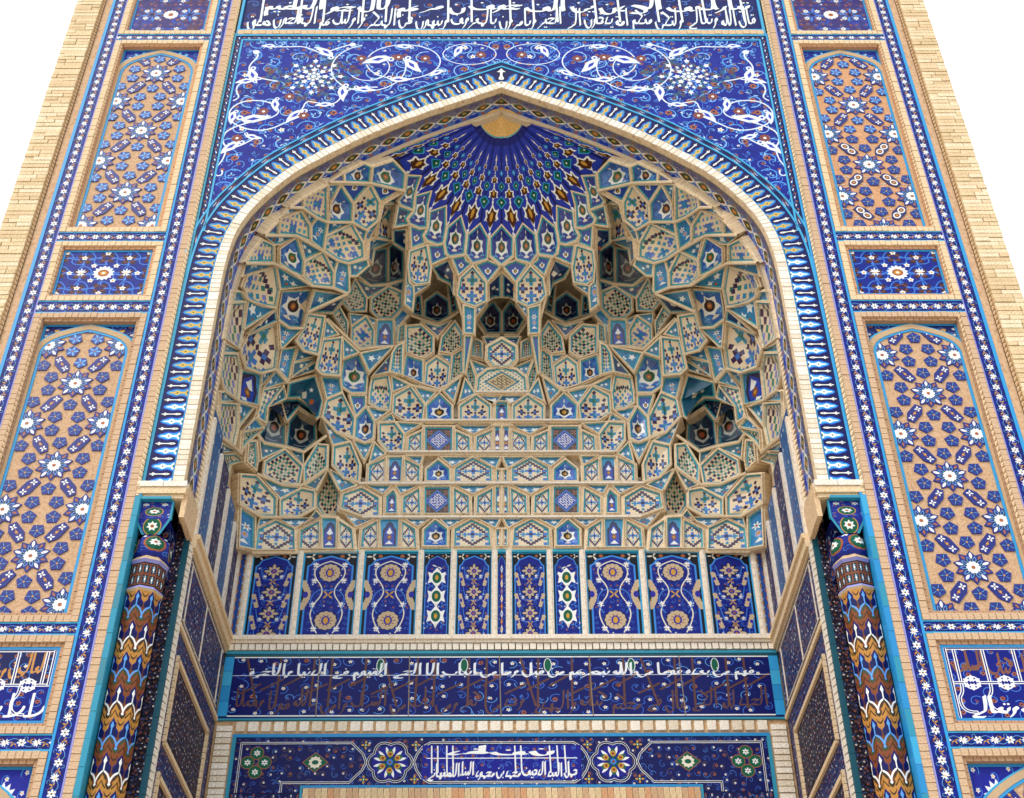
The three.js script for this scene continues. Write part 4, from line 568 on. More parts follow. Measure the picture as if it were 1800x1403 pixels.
// ---------------------------------------------------------------- arch: ring of white bricks, comb border, arabesque field, inscription
{
  const ring = thing('arch_ring', 'pointed ring of white glazed bricks outlining the great arch', 'arch');
  const c = archAt(-.0425), d = []; let L = 0; for (let i = 1; i < c.length; i++) { d.push(L); L += Math.hypot(c[i][0] - c[i - 1][0], c[i][1] - c[i - 1][1]); } d.push(L);
  const n = Math.floor(L / .0473), st = L / n, at = (q) => { let i = d.findIndex((v) => v >= q); if (i < 1) i = 1; const t = (q - d[i - 1]) / (d[i] - d[i - 1]); return [lerp(c[i - 1][0], c[i][0], t), lerp(c[i - 1][1], c[i][1], t), Math.atan2(c[i][1] - c[i - 1][1], c[i][0] - c[i - 1][0])]; };
  const geos = [0, 1, 2].map((v) => new B().box(-.0215, .0205, -.0405, .0405, -.09, .014 + v * .002, 2).geo());
  for (const s of [-1, 1]) for (let i = 0; i < n; i++) { const [x, y, a] = at((i + .5) * st), m = part(ring, 'white_brick', geos[(rnd() * 3) | 0], M.white[(rnd() * 4) | 0]); m.position.set(s * x, y, 0); m.rotation.z = s > 0 ? a : Math.PI - a; }
  const bed = new B(1), bed2 = new B(-1); for (const b of [bed, bed2]) ribbon(b, withMiter(ARCH), -.085, .002, -.14, .008); part(ring, 'mortar_bed', mergeGeometries([bed.geo(), bed2.geo()]), M.trimPale);
}
function withMiter(p) { return p; }
function arcRibbon(s, o0, o1, z0, z1, len, from = -1, to = 99) { // along the arch between heights
  const b = new B(s), n = archN(); let v = 0;
  for (let i = 0; i + 1 < ARCH.length; i++) {
    const P = (j, o) => [Math.max(0, ARCH[j][0] + n[j][0] * o), ARCH[j][1] + n[j][1] * o], L = Math.hypot(ARCH[i + 1][0] - ARCH[i][0], ARCH[i + 1][1] - ARCH[i][1]), a = P(i, o0), c = P(i + 1, o0), d = P(i + 1, o1), e = P(i, o1), v0 = v / len, v1 = (v + L) / len; v += L;
    if (ARCH[i][1] < from || ARCH[i][1] >= to) continue;
    b.quad([...e, z1], [...a, z1], [...c, z1], [...d, z1], [1, v0], [0, v0], [0, v1], [1, v1]); b.quad([...a, z1], [...a, z0], [...c, z0], [...c, z1], [0, v0], [0, v0], [0, v1], [0, v1]); b.quad([...e, z0], [...e, z1], [...d, z1], [...d, z0], [1, v0], [1, v0], [1, v1], [1, v1]);
  }
  return b.geo();
}
{
  const t = thing('comb_border', 'knotted comb border of white bones on dark blue around the arch', 'tile border');
  const arcLen = ARCH.slice(1).reduce((q, p, i) => q + Math.hypot(p[0] - ARCH[i][0], p[1] - ARCH[i][1]), 0), per = arcLen / (Math.round(arcLen / .14) - .5);
  for (const [s, cut] of [[-1, 7.97], [1, 9.55]]) { part(t, 'comb_tilework', arcRibbon(s, .014, .205, -.09, .0, per, cut), M.boneGold); part(t, 'comb_tilework', arcRibbon(s, .014, .205, -.09, .001, per, -1, cut), M.bonePale, 'paler blue and white mended lower length'); part(t, 'edge_line', arcRibbon(s, .001, .014, -.09, .005, 1), M.turq[1]); part(t, 'edge_line', arcRibbon(s, .205, .222, -.09, .004, 1), M.turq[2]); }
  const f = thing('arabesque_field', 'blue field of white scrolling arabesques above the arch', 'tile panel');
  for (const s of [-1, 1]) {
    part(f, 'bud_border', arcRibbon(s, .222, .268, -.09, .001, .2, 9.5), M.bud); part(f, 'edge_line', arcRibbon(s, .268, .284, -.09, .005, 1, 9.6), M.turq[2]);
    const b = new B(s), cv = archAt(.284).filter((p) => p[0] <= 2.545), fi = cv[0], poly = [[2.545, fi[1] + .0], ...cv, [0, 12.585], [2.545, 12.585]];
    const tri = THREE.ShapeUtils.triangulateShape(poly.map((p) => new THREE.Vector2(...p)), []), uv = (p) => [p[0] / SP.x1, (p[1] - SP.y0) / (SP.y1 - SP.y0)];
    for (const [i, j, k] of tri) b.tri([...poly[i], .0], [...poly[j], .0], [...poly[k], .0], uv(poly[i]), uv(poly[j]), uv(poly[k])); part(f, 'scroll_tilework', b.geo(), M.spandrel);
    const e = new B(s); e.plate(2.56, 2.618, 9.7, 12.66, -.08, -.003, [0, 0, 1, 1]); const v = new B(s); v.quad([2.56, 9.7, -.002], [2.618, 9.7, -.002], [2.618, 12.66, -.002], [2.56, 12.66, -.002], [0, 0], [0, 1], [14.8, 1], [14.8, 0]); v.quad([0, 12.603, -.001], [2.56, 12.603, -.001], [2.56, 12.66, -.001], [0, 12.66, -.001], [0, 0], [13, 0], [13, 1], [0, 1]); part(f, 'bud_border', v.geo(), M.bud);
    const q = new B(s); q.box(2.543, 2.56, 9.9, 12.6, -.05, .004); q.box(0, 2.56, 12.585, 12.603, -.05, .0035); q.box(0, 2.618, 12.66, 12.682, -.05, .004); part(f, 'edge_line', q.geo(), M.turq[2]);
  }
  const sb = thing('script_band', 'dark blue band of large white flowing script across the top', 'inscription');
  part(sb, 'script_tilework', new B().plate(-2.60, 2.60, 12.775, 13.42, -.1, -.02).geo(), M.script);
  { const b = new B(); courses(b, -2.61, 2.61, 12.69, 12.752, -.1, .006, .07); part(sb, 'small_bricks', b.geo(), M.trim); const c = new B(); c.box(-2.61, 2.61, 12.753, 12.775, -.1, .0); c.box(-2.625, -2.60, 12.7, 13.6, -.1, .002); c.box(2.60, 2.625, 12.7, 13.6, -.1, .002); part(sb, 'edge_line', c.geo(), M.turq[2]); const d = new B(); courses(d, -2.61, 2.61, 13.42, 13.5, -.1, .006, .07); part(sb, 'small_bricks', d.geo(), M.trimDark); }
}
// measured corners of the vault faces, left half, in metres
const VAULT = [
  ['plainblue', [-1.444, 10.871, -.197], [-1.442, 10.813, -.263], [-1.564, 10.748, -.2]],
  ['med', [-1.442, 10.813, -.263], [-1.221, 10.959, -.41], [-1.195, 11.005, -.239], [-1.263, 11.006, -.193], [-1.444, 10.871, -.197]],
  ['med2', [-1.221, 10.959, -.41], [-.921, 11.053, -.585], [-.901, 11.144, -.444], [-1.009, 11.129, -.266], [-1.195, 11.005, -.239]],
  ['plainblue', [-1.779, 10.549, -.205], [-1.797, 10.5, -.288], [-1.897, 10.416, -.209]],
  ['tanchk', [-1.779, 10.549, -.205], [-1.578, 10.722, -.2], [-1.605, 10.605, -.567], [-1.699, 10.561, -.467], [-1.797, 10.5, -.288]],
  ['sp', [-1.578, 10.722, -.2], [-1.473, 10.789, -.257], [-1.581, 10.677, -.414]],
  ['med', [-1.473, 10.789, -.257], [-1.581, 10.677, -.414], [-1.605, 10.605, -.567], [-1.396, 10.712, -.671], [-1.379, 10.802, -.518]],
  ['spf', [-1.473, 10.789, -.257], [-1.221, 10.959, -.41], [-1.379, 10.802, -.518]],
  ['tancr', [-1.221, 10.959, -.41], [-1.379, 10.802, -.518], [-1.396, 10.712, -.671], [-1.27, 10.717, -.779], [-1.158, 10.813, -.739], [-1.145, 10.916, -.604]],
  ['spf', [-1.221, 10.959, -.41], [-.921, 11.053, -.585], [-1.145, 10.916, -.604]],
  ['dk', [-.921, 11.053, -.585], [-1.118, 10.921, -.622], [-1.009, 11.161, -.851], [-.99, 11.155, -.783]],
  ['tancr', [-1.118, 10.921, -.622], [-1.015, 11.212, -.898], [-1.075, 11.027, -1.226], [-1.199, 10.785, -.939], [-1.158, 10.813, -.739]],
  ['sp', [-1.897, 10.416, -.209], [-1.797, 10.5, -.288], [-1.972, 10.283, -.212]],
  ['plainblue', [-2.08, 10.12, -.242], [-1.978, 10.262, -.213], [-1.997, 10.227, -.361]],
  ['tanchk', [-1.809, 10.489, -.302], [-1.972, 10.283, -.212], [-1.997, 10.227, -.361], [-1.863, 10.374, -.517], [-1.759, 10.436, -.646], [-1.75, 10.504, -.514]],
  ['sp', [-1.797, 10.5, -.288], [-1.699, 10.561, -.467], [-1.75, 10.504, -.514]],
  ['blue', [-1.75, 10.504, -.514], [-1.699, 10.561, -.467], [-1.605, 10.605, -.567], [-1.629, 10.539, -.668], [-1.654, 10.448, -.781], [-1.759, 10.436, -.646]],
  ['sp', [-1.605, 10.605, -.567], [-1.396, 10.712, -.671], [-1.629, 10.539, -.668]],
  ['tanbig', [-1.396, 10.712, -.671], [-1.629, 10.539, -.668], [-1.654, 10.448, -.781], [-1.538, 10.441, -.898], [-1.439, 10.456, -.957], [-1.293, 10.539, -.961], [-1.3, 10.632, -.858]],
  ['sp', [-1.396, 10.712, -.671], [-1.27, 10.717, -.779], [-1.3, 10.632, -.858]],
  ['sp', [-1.27, 10.717, -.779], [-1.158, 10.813, -.739], [-1.25, 10.666, -.853], [-1.3, 10.632, -.858]],
  ['sp', [-1.25, 10.666, -.853], [-1.199, 10.785, -.939], [-1.075, 11.027, -1.226], [-1.236, 10.832, -1.138], [-1.244, 10.585, -1.114], [-1.268, 10.539, -.975]],
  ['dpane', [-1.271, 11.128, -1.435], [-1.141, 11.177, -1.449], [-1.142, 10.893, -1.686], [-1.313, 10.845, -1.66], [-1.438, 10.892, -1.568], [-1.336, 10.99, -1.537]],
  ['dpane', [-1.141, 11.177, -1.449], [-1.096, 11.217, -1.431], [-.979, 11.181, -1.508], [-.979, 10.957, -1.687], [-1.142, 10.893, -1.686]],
  ['dk', [-1.065, 11.039, -1.071], [-.913, 10.955, -.979], [-.915, 10.721, -1.252], [-.949, 10.898, -1.227], [-1.07, 10.989, -1.208]],
  ['tandk', [-1.44, 10.72, -1.413], [-1.322, 10.588, -1.579], [-1.331, 10.491, -1.657], [-1.485, 10.456, -1.631], [-1.567, 10.511, -1.543], [-1.497, 10.596, -1.496]],
  ['dk', [-1.44, 10.72, -1.413], [-1.297, 10.688, -1.504], [-1.121, 10.727, -1.539], [-1.276, 10.615, -1.573], [-1.322, 10.588, -1.579]],
  ['tandk', [-1.121, 10.727, -1.539], [-1.287, 10.6, -1.582], [-1.292, 10.501, -1.662], [-1.221, 10.446, -1.72], [-1.079, 10.463, -1.739], [-.987, 10.561, -1.693], [-.982, 10.696, -1.598]],
  ['dk', [-1.121, 10.727, -1.539], [-.963, 10.795, -1.536], [-.982, 10.696, -1.598]],
  ['blue', [-.904, 10.591, -1.152], [-.882, 10.484, -1.236], [-.844, 10.459, -1.262], [-.837, 10.383, -1.311], [-.851, 10.255, -1.395], [-.929, 10.298, -1.351]],
  ['sp', [-.846, 10.465, -1.269], [-.693, 10.494, -1.278], [-.838, 10.393, -1.317]],
  ['tancr', [-.716, 10.816, -1.06], [-.887, 10.745, -1.071], [-.906, 10.621, -1.167], [-.889, 10.522, -1.245], [-.824, 10.489, -1.281], [-.694, 10.517, -1.287], [-.676, 10.642, -1.203]],
  ['sp', [-2.094, 10.097, -.248], [-1.863, 10.374, -.517], [-1.986, 10.224, -.478], [-2.035, 10.17, -.428]],
  ['tanchk', [-2.108, 10.073, -.26], [-2.035, 10.17, -.428], [-2.053, 10.115, -.6], [-2.232, 9.797, -.278], [-2.172, 9.961, -.274]],
  ['bluehi', [-1.863, 10.374, -.517], [-2.006, 10.196, -.493], [-2.02, 10.143, -.634], [-1.932, 10.176, -.776], [-1.834, 10.205, -.877], [-1.817, 10.296, -.757]],
  ['sp', [-1.85, 10.381, -.539], [-1.654, 10.448, -.781], [-1.817, 10.296, -.757]],
  ['tanbig', [-1.654, 10.448, -.781], [-1.817, 10.296, -.757], [-1.834, 10.205, -.877], [-1.756, 10.193, -.982], [-1.577, 10.245, -1.064], [-1.566, 10.348, -.962]],
  ['blue', [-1.566, 10.348, -.962], [-1.538, 10.441, -.898], [-1.439, 10.456, -.957], [-1.43, 10.366, -1.038], [-1.429, 10.261, -1.134], [-1.455, 10.242, -1.139], [-1.577, 10.245, -1.064]],
  ['sp', [-1.654, 10.448, -.781], [-1.538, 10.441, -.898], [-1.566, 10.348, -.962]],
  ['sp', [-1.439, 10.456, -.957], [-1.268, 10.539, -.975], [-1.253, 10.496, -1.024], [-1.366, 10.386, -1.057], [-1.43, 10.366, -1.038]],
  ['dk', [-1.463, 10.287, -1.193], [-1.462, 10.394, -1.306], [-1.619, 10.256, -1.429], [-1.819, 10.073, -1.229]],
  ['sp', [-2.244, 9.836, -.328], [-2.052, 10.16, -.676], [-2.247, 9.827, -.457], [-2.268, 9.706, -.361]],
  ['tanbig', [-2.052, 10.16, -.676], [-2.247, 9.827, -.457], [-2.27, 9.693, -.476], [-2.259, 9.717, -.659], [-2.19, 9.845, -.874], [-2.074, 9.94, -1.017], [-2.039, 10.066, -.904]],
  ['sp', [-2.052, 10.16, -.676], [-1.777, 10.228, -1.02], [-2.039, 10.066, -.904]],
  ['med', [-2.045, 10.138, -.989], [-1.782, 10.281, -1.12], [-1.856, 10.091, -1.273], [-1.863, 9.995, -1.351], [-1.988, 9.946, -1.287], [-2.079, 9.946, -1.177], [-2.074, 10.024, -1.098]],
  ['sp', [-1.754, 10.215, -1.059], [-1.488, 10.269, -1.182], [-1.819, 10.046, -1.196]],
  ['sp', [-2.303, 9.463, -.277], [-2.276, 9.647, -.475], [-2.266, 9.68, -.644], [-2.305, 9.35, -.301]],
  ['tannar', [-2.305, 9.35, -.301], [-2.266, 9.68, -.644], [-2.289, 9.478, -.804], [-2.3, 9.266, -.82], [-2.309, 8.941, -.302]],
  ['sp', [-2.259, 9.717, -.659], [-2.074, 9.94, -1.017], [-2.289, 9.478, -.804]],
  ['dk', [-2.074, 9.94, -1.017], [-2.064, 9.868, -1.114], [-2.272, 9.513, -.896]],
  ['blue', [-2.064, 9.868, -1.114], [-1.973, 9.875, -1.216], [-1.857, 9.922, -1.277], [-2.019, 9.702, -1.299], [-2.046, 9.681, -1.283]],
  ['tancr', [-1.819, 10.046, -1.196], [-1.658, 10.079, -1.272], [-1.714, 9.765, -1.469], [-1.847, 9.757, -1.403], [-1.917, 9.816, -1.317], [-1.857, 9.922, -1.277]],
  ['sp', [-1.659, 10.061, -1.288], [-1.536, 9.972, -1.413], [-1.684, 9.899, -1.399]],
  ['tandk', [-1.63, 10.284, -1.468], [-1.562, 10.358, -1.435], [-1.482, 10.252, -1.547], [-1.482, 10.102, -1.601]],
  ['tancr', [-1.504, 9.96, -1.433], [-1.684, 9.899, -1.399], [-1.714, 9.765, -1.469], [-1.735, 9.641, -1.524], [-1.682, 9.604, -1.564], [-1.517, 9.623, -1.608]],
  ['sp', [-1.504, 9.96, -1.433], [-1.343, 9.854, -1.542], [-1.498, 9.778, -1.542]],
  ['med2', [-1.359, 9.903, -1.613], [-1.508, 9.829, -1.614], [-1.526, 9.678, -1.678], [-1.514, 9.583, -1.719], [-1.422, 9.53, -1.756], [-1.276, 9.544, -1.774], [-1.27, 9.729, -1.71]],
  ['sp', [-1.343, 9.854, -1.542], [-1.028, 9.942, -1.552], [-1.253, 9.683, -1.638]],
  ['dk', [-1.043, 9.883, -1.579], [-1.062, 9.706, -1.653], [-1.224, 9.659, -1.651]],
  ['tannar', [-1.001, 9.952, -1.551], [-.934, 9.988, -1.541], [-.936, 9.683, -1.672], [-1.062, 9.706, -1.653], [-1.043, 9.883, -1.579]],
  ['tanchk', [-1.322, 10.407, -1.623], [-1.464, 10.27, -1.637], [-1.461, 10.105, -1.673], [-1.368, 10.038, -1.702], [-1.233, 10.081, -1.718], [-1.236, 10.265, -1.686]],
  ['sp', [-1.484, 10.392, -1.578], [-1.322, 10.407, -1.623], [-1.467, 10.273, -1.635]],
  ['sp', [-1.322, 10.407, -1.623], [-1.22, 10.379, -1.663], [-1.233, 10.272, -1.685]],
  ['bluewin', [-1.22, 10.379, -1.663], [-1.063, 10.405, -1.683], [-1.048, 10.108, -1.737], [-1.222, 10.082, -1.719]],
  ['sp', [-.967, 10.514, -1.633], [-.895, 10.486, -1.665], [-1.007, 10.328, -1.706], [-1.035, 10.112, -1.738], [-1.063, 10.405, -1.683]],
  ['tandk', [-1.007, 10.335, -1.705], [-.944, 10.379, -1.704], [-.936, 10.172, -1.739], [-1.021, 10.126, -1.737]],
  ['dk', [-.676, 10.709, -1.253], [-.513, 10.78, -1.227], [-.453, 10.674, -1.308], [-.449, 10.485, -1.428], [-.507, 10.682, -1.474], [-.624, 10.721, -1.435]],
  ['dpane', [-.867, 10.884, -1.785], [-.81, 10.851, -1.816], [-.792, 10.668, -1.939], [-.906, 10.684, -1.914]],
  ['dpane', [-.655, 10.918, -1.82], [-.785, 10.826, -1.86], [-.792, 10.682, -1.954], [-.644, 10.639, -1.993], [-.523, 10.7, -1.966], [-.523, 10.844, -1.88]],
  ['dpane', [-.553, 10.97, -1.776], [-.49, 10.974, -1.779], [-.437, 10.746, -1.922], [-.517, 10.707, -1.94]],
  ['tandk', [-.793, 10.377, -1.719], [-.942, 10.349, -1.71], [-.931, 10.032, -1.755], [-.749, 9.969, -1.771], [-.658, 10.052, -1.768], [-.663, 10.245, -1.748]],
  ['dk', [-.799, 10.409, -1.713], [-.625, 10.366, -1.732], [-.487, 10.437, -1.728], [-.625, 10.227, -1.752]],
  ['tandk', [-.46, 10.438, -1.729], [-.591, 10.237, -1.752], [-.61, 10.053, -1.769], [-.485, 10.033, -1.774], [-.379, 10.116, -1.769], [-.379, 10.293, -1.751]],
  ['tancr', [-.278, 10.684, -1.208], [-.407, 10.574, -1.272], [-.434, 10.428, -1.36], [-.371, 10.363, -1.403], [-.254, 10.334, -1.424], [-.141, 10.382, -1.399], [-.144, 10.542, -1.305]],
  ['blue', [-.371, 10.34, -1.394], [-.25, 10.313, -1.413], [-.258, 10.077, -1.534], [-.364, 10.081, -1.53]],
  ['sp', [-.251, 10.323, -1.419], [-.138, 10.371, -1.395], [-.245, 10.241, -1.464]],
  ['plainblue', [-.356, 10.079, -1.553], [-.284, 10.075, -1.556], [-.344, 9.729, -1.695], [-.364, 9.729, -1.695]],
  ['dk', [0, 10.714, -1.301], [-.134, 10.595, -1.376], [-.137, 10.444, -1.465], [-.078, 10.611, -1.595], [0, 10.616, -1.592]],
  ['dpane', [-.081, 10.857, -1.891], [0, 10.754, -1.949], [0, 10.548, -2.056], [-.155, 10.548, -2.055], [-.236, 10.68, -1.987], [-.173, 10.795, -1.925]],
  ['med', [-.93, 10.022, -1.757], [-.752, 9.955, -1.772], [-.743, 9.653, -1.78], [-.951, 9.759, -1.771]],
  ['tancr', [-.633, 10.01, -1.772], [-.734, 9.908, -1.775], [-.743, 9.653, -1.78], [-.589, 9.591, -1.782], [-.503, 9.663, -1.785], [-.493, 9.898, -1.781]],
  ['sp', [-.744, 9.962, -1.772], [-.644, 10.016, -1.771], [-.734, 9.911, -1.775]],
  ['sp', [-.622, 10.027, -1.771], [-.482, 10.023, -1.775], [-.49, 9.909, -1.781]],
  ['tandk', [-.482, 10.023, -1.775], [-.378, 10.106, -1.77], [-.365, 9.812, -1.785], [-.498, 9.677, -1.785]],
  ['tannar', [-.289, 10.24, -1.758], [-.188, 10.186, -1.765], [-.178, 9.966, -1.781], [-.302, 10.007, -1.778]],
  ['dk', [-.189, 10.247, -1.758], [0, 10.24, -1.759], [-.144, 10.134, -1.769]],
  ['sp', [-.302, 9.972, -1.78], [-.115, 9.875, -1.784], [-.239, 9.756, -1.786]],
  ['tandk', [-.354, 9.881, -1.74], [-.306, 9.924, -1.724], [-.244, 9.749, -1.786], [-.26, 9.602, -1.83], [-.326, 9.726, -1.793]],
  ['sp', [-1.051, 9.718, -1.71], [-.86, 9.626, -1.755], [-1.036, 9.549, -1.767]],
  ['tanbig', [-1.07, 9.725, -1.706], [-1.234, 9.681, -1.703], [-1.253, 9.538, -1.749], [-1.252, 9.431, -1.779], [-1.159, 9.379, -1.8], [-1.044, 9.361, -1.812], [-1.036, 9.549, -1.767]],
  ['tancr', [-.86, 9.626, -1.755], [-1.026, 9.524, -1.775], [-1.031, 9.338, -1.817], [-.904, 9.222, -1.799], [-.731, 9.23, -1.8], [-.721, 9.433, -1.809]],
  ['sp', [-.836, 9.618, -1.758], [-.614, 9.568, -1.779], [-.721, 9.433, -1.809]],
  ['medlt', [-.589, 9.563, -1.781], [-.721, 9.433, -1.809], [-.705, 9.224, -1.801], [-.456, 9.224, -1.802], [-.461, 9.432, -1.812]],
  ['sp', [-.56, 9.577, -1.778], [-.384, 9.727, -1.734], [-.451, 9.459, -1.807]],
  ['sp', [-.351, 9.71, -1.74], [-.243, 9.546, -1.787], [-.408, 9.459, -1.807]],
  ['tancr', [-.243, 9.546, -1.787], [-.405, 9.431, -1.813], [-.4, 9.224, -1.802], [-.095, 9.224, -1.802], [-.096, 9.435, -1.812]],
  ['tancr', [-2.081, 9.894, -1.162], [-2.283, 9.552, -.94], [-2.311, 9.305, -.876], [-2.289, 9.295, -1.101], [-2.19, 9.41, -1.32], [-2.086, 9.532, -1.41], [-2.068, 9.718, -1.317]],
  ['sp', [-2.322, 8.936, -.34], [-2.311, 9.305, -.876], [-2.314, 9.256, -.855], [-2.322, 8.829, -.356]],
  ['tannar', [-2.322, 8.829, -.356], [-2.314, 9.256, -.855], [-2.306, 9.204, -1.018], [-2.312, 8.932, -1.117], [-2.322, 8.657, -.638], [-2.322, 8.642, -.38]],
  ['bluewin', [-2.306, 9.204, -1.018], [-2.19, 9.41, -1.32], [-2.2, 9.131, -1.439], [-2.312, 8.932, -1.117]],
  ['sp', [-2.19, 9.41, -1.32], [-2.086, 9.532, -1.41], [-2.194, 9.312, -1.379]],
  ['sp', [-2.086, 9.532, -1.41], [-1.998, 9.472, -1.52], [-2.184, 9.296, -1.405]],
  ['blue', [-2.055, 9.732, -1.349], [-1.918, 9.823, -1.413], [-1.954, 9.677, -1.473], [-1.982, 9.496, -1.545], [-2.079, 9.557, -1.429]],
  ['sp', [-1.906, 9.805, -1.409], [-1.735, 9.796, -1.513], [-1.946, 9.662, -1.463]],
  ['dkt', [-1.946, 9.662, -1.463], [-1.745, 9.769, -1.523], [-1.954, 9.531, -1.525]],
  ['dkt', [-1.954, 9.531, -1.525], [-1.744, 9.745, -1.536], [-1.744, 9.671, -1.573]],
  ['dkt', [-1.987, 9.514, -1.567], [-1.752, 9.658, -1.632], [-1.671, 9.438, -1.744], [-1.689, 9.256, -1.763], [-1.724, 9.223, -1.763], [-1.804, 9.479, -1.897], [-1.916, 9.499, -1.785], [-2.016, 9.426, -1.703]],
  ['dpanet', [-2.201, 9.432, -1.838], [-2.102, 9.531, -1.91], [-2.051, 9.374, -1.973], [-2.039, 9.129, -2.051], [-2.221, 9.094, -1.947], [-2.274, 9.135, -1.873], [-2.217, 9.269, -1.89]],
  ['dpanet', [-2.031, 9.375, -1.983], [-1.946, 9.544, -1.997], [-1.775, 9.448, -2.052], [-1.757, 9.236, -2.105], [-1.87, 9.111, -2.108], [-2.039, 9.129, -2.051]],
  ['dkstar', [-2.18, 9.358, -1.745], [-2.041, 9.519, -1.818], [-1.932, 9.561, -1.861], [-1.811, 9.509, -1.936], [-1.758, 9.375, -1.958], [-1.928, 9.47, -1.904], [-2.012, 9.302, -1.89], [-2.032, 9.301, -1.88], [-2.083, 9.457, -1.817]],
  ['tannar', [-2.184, 9.296, -1.405], [-2.015, 9.436, -1.52], [-2.132, 9.17, -1.511], [-2.14, 9.017, -1.565], [-2.219, 9.013, -1.46], [-2.2, 9.131, -1.439]],
  ['dkt', [-2.015, 9.436, -1.52], [-1.992, 9.335, -1.586], [-2.132, 9.17, -1.511]],
  ['sp', [-2.312, 8.932, -1.117], [-2.231, 9.086, -1.404], [-2.309, 8.73, -1.252]],
  ['sp', [-2.219, 9.013, -1.46], [-2.154, 8.975, -1.566], [-2.293, 8.768, -1.347]],
  ['sp', [-2.323, 8.542, -.516], [-2.322, 8.657, -.638], [-2.312, 8.932, -1.117], [-2.323, 8.477, -.569]],
  ['tannar', [-2.323, 8.477, -.569], [-2.313, 8.901, -1.114], [-2.309, 8.73, -1.252], [-2.318, 8.525, -1.252], [-2.323, 8.277, -.787], [-2.323, 8.316, -.615]],
  ['tandk', [-2.293, 8.768, -1.347], [-2.154, 8.975, -1.566], [-2.22, 8.843, -1.524], [-2.264, 8.727, -1.471], [-2.294, 8.583, -1.421]],
  ['sp', [-2.323, 8.247, -.81], [-2.316, 8.513, -1.297], [-2.323, 8.152, -.831]],
  ['tandk', [-2.348, 8.227, -.949], [-2.337, 8.593, -1.427], [-2.309, 8.616, -1.585], [-2.346, 8.392, -1.336], [-2.348, 8.177, -1.305], [-2.348, 8.122, -1.062]],
  ['tandk', [-2.262, 8.751, -1.469], [-2.203, 8.829, -1.556], [-2.182, 8.669, -1.632], [-2.192, 8.557, -1.667], [-2.265, 8.572, -1.534]],
  ['dkt', [-2.193, 8.878, -1.553], [-2.146, 8.841, -1.619], [-1.973, 8.861, -1.724], [-2.163, 8.676, -1.651]],
  ['tandk', [-1.973, 8.861, -1.724], [-2.134, 8.687, -1.674], [-2.141, 8.558, -1.713], [-1.972, 8.511, -1.811], [-1.82, 8.537, -1.834], [-1.802, 8.718, -1.802]],
  ['dkt', [-1.953, 8.869, -1.73], [-1.812, 8.851, -1.776], [-1.802, 8.718, -1.802]],
  ['tandk', [-1.698, 8.957, -1.779], [-1.594, 8.955, -1.794], [-1.584, 8.723, -1.829], [-1.784, 8.528, -1.841], [-1.802, 8.718, -1.802]],
  ['sp', [-2.156, 8.541, -1.71], [-1.972, 8.511, -1.811], [-1.803, 8.508, -1.843], [-1.985, 8.38, -1.841]],
  ['dkt', [-1.784, 8.528, -1.841], [-1.591, 8.682, -1.834], [-1.675, 8.489, -1.858]],
  ['tancr', [-2.299, 8.43, -1.516], [-2.186, 8.538, -1.685], [-2.01, 8.393, -1.832], [-2.001, 8.204, -1.871], [-2.126, 8.192, -1.842], [-2.297, 8.199, -1.645]],
  ['tancr', [-1.803, 8.508, -1.843], [-1.675, 8.489, -1.858], [-1.668, 8.316, -1.882], [-1.805, 8.222, -1.888], [-1.973, 8.214, -1.874], [-1.985, 8.38, -1.841]],
  ['tandk', [-1.6, 8.781, -1.954], [-1.691, 8.573, -1.98], [-1.684, 8.411, -2.003], [-1.621, 8.32, -2.015], [-1.498, 8.32, -2.017], [-1.468, 8.401, -2.009], [-1.479, 8.578, -1.988]],
  ['tancr', [-1.389, 9.002, -1.807], [-1.553, 8.948, -1.8], [-1.547, 8.748, -1.829], [-1.433, 8.617, -1.851], [-1.289, 8.573, -1.86], [-1.287, 8.762, -1.84]],
  ['sp', [-1.668, 9.228, -1.727], [-1.524, 9.082, -1.782], [-1.389, 9.002, -1.807], [-1.553, 8.948, -1.8]],
  ['tancr', [-1.496, 9.511, -1.717], [-1.644, 9.422, -1.707], [-1.668, 9.228, -1.727], [-1.524, 9.082, -1.782], [-1.367, 9.038, -1.803], [-1.369, 9.274, -1.803]],
  ['blue', [-1.705, 9.626, -1.611], [-1.529, 9.648, -1.658], [-1.496, 9.511, -1.717], [-1.644, 9.422, -1.707]],
  ['spf', [-1.439, 9.498, -1.733], [-1.276, 9.509, -1.755], [-1.272, 9.399, -1.784], [-1.369, 9.274, -1.803]],
  ['med', [-1.272, 9.399, -1.784], [-1.369, 9.274, -1.803], [-1.367, 9.038, -1.803], [-1.262, 8.987, -1.815], [-1.18, 9.038, -1.812], [-1.178, 9.216, -1.79]],
  ['sp', [-1.272, 9.399, -1.784], [-1.044, 9.361, -1.812], [-1.178, 9.216, -1.79]],
  ['tancr', [-.993, 9.224, -1.796], [-1.15, 9.211, -1.792], [-1.142, 9.022, -1.815], [-1.05, 8.896, -1.83], [-.906, 8.891, -1.832], [-.897, 9.085, -1.813]],
  ['sp', [-1.15, 9.211, -1.792], [-1.031, 9.338, -1.817], [-.993, 9.224, -1.796]],
  ['sp', [-.993, 9.224, -1.796], [-.736, 9.202, -1.803], [-.897, 9.085, -1.813]],
  ['sp', [-1.38, 9.021, -1.804], [-1.262, 8.987, -1.815], [-1.176, 9.008, -1.816], [-1.258, 8.792, -1.837]],
  ['sp', [-1.176, 9.008, -1.816], [-1.054, 8.875, -1.833], [-1.215, 8.763, -1.841]],
  ['med3', [-.906, 11.229, -.538], [-.764, 11.277, -.587], [-.83, 11.148, -.724], [-.846, 11.049, -.837], [-.967, 11.048, -.773], [-.993, 11.071, -.724], [-.927, 11.141, -.668]],
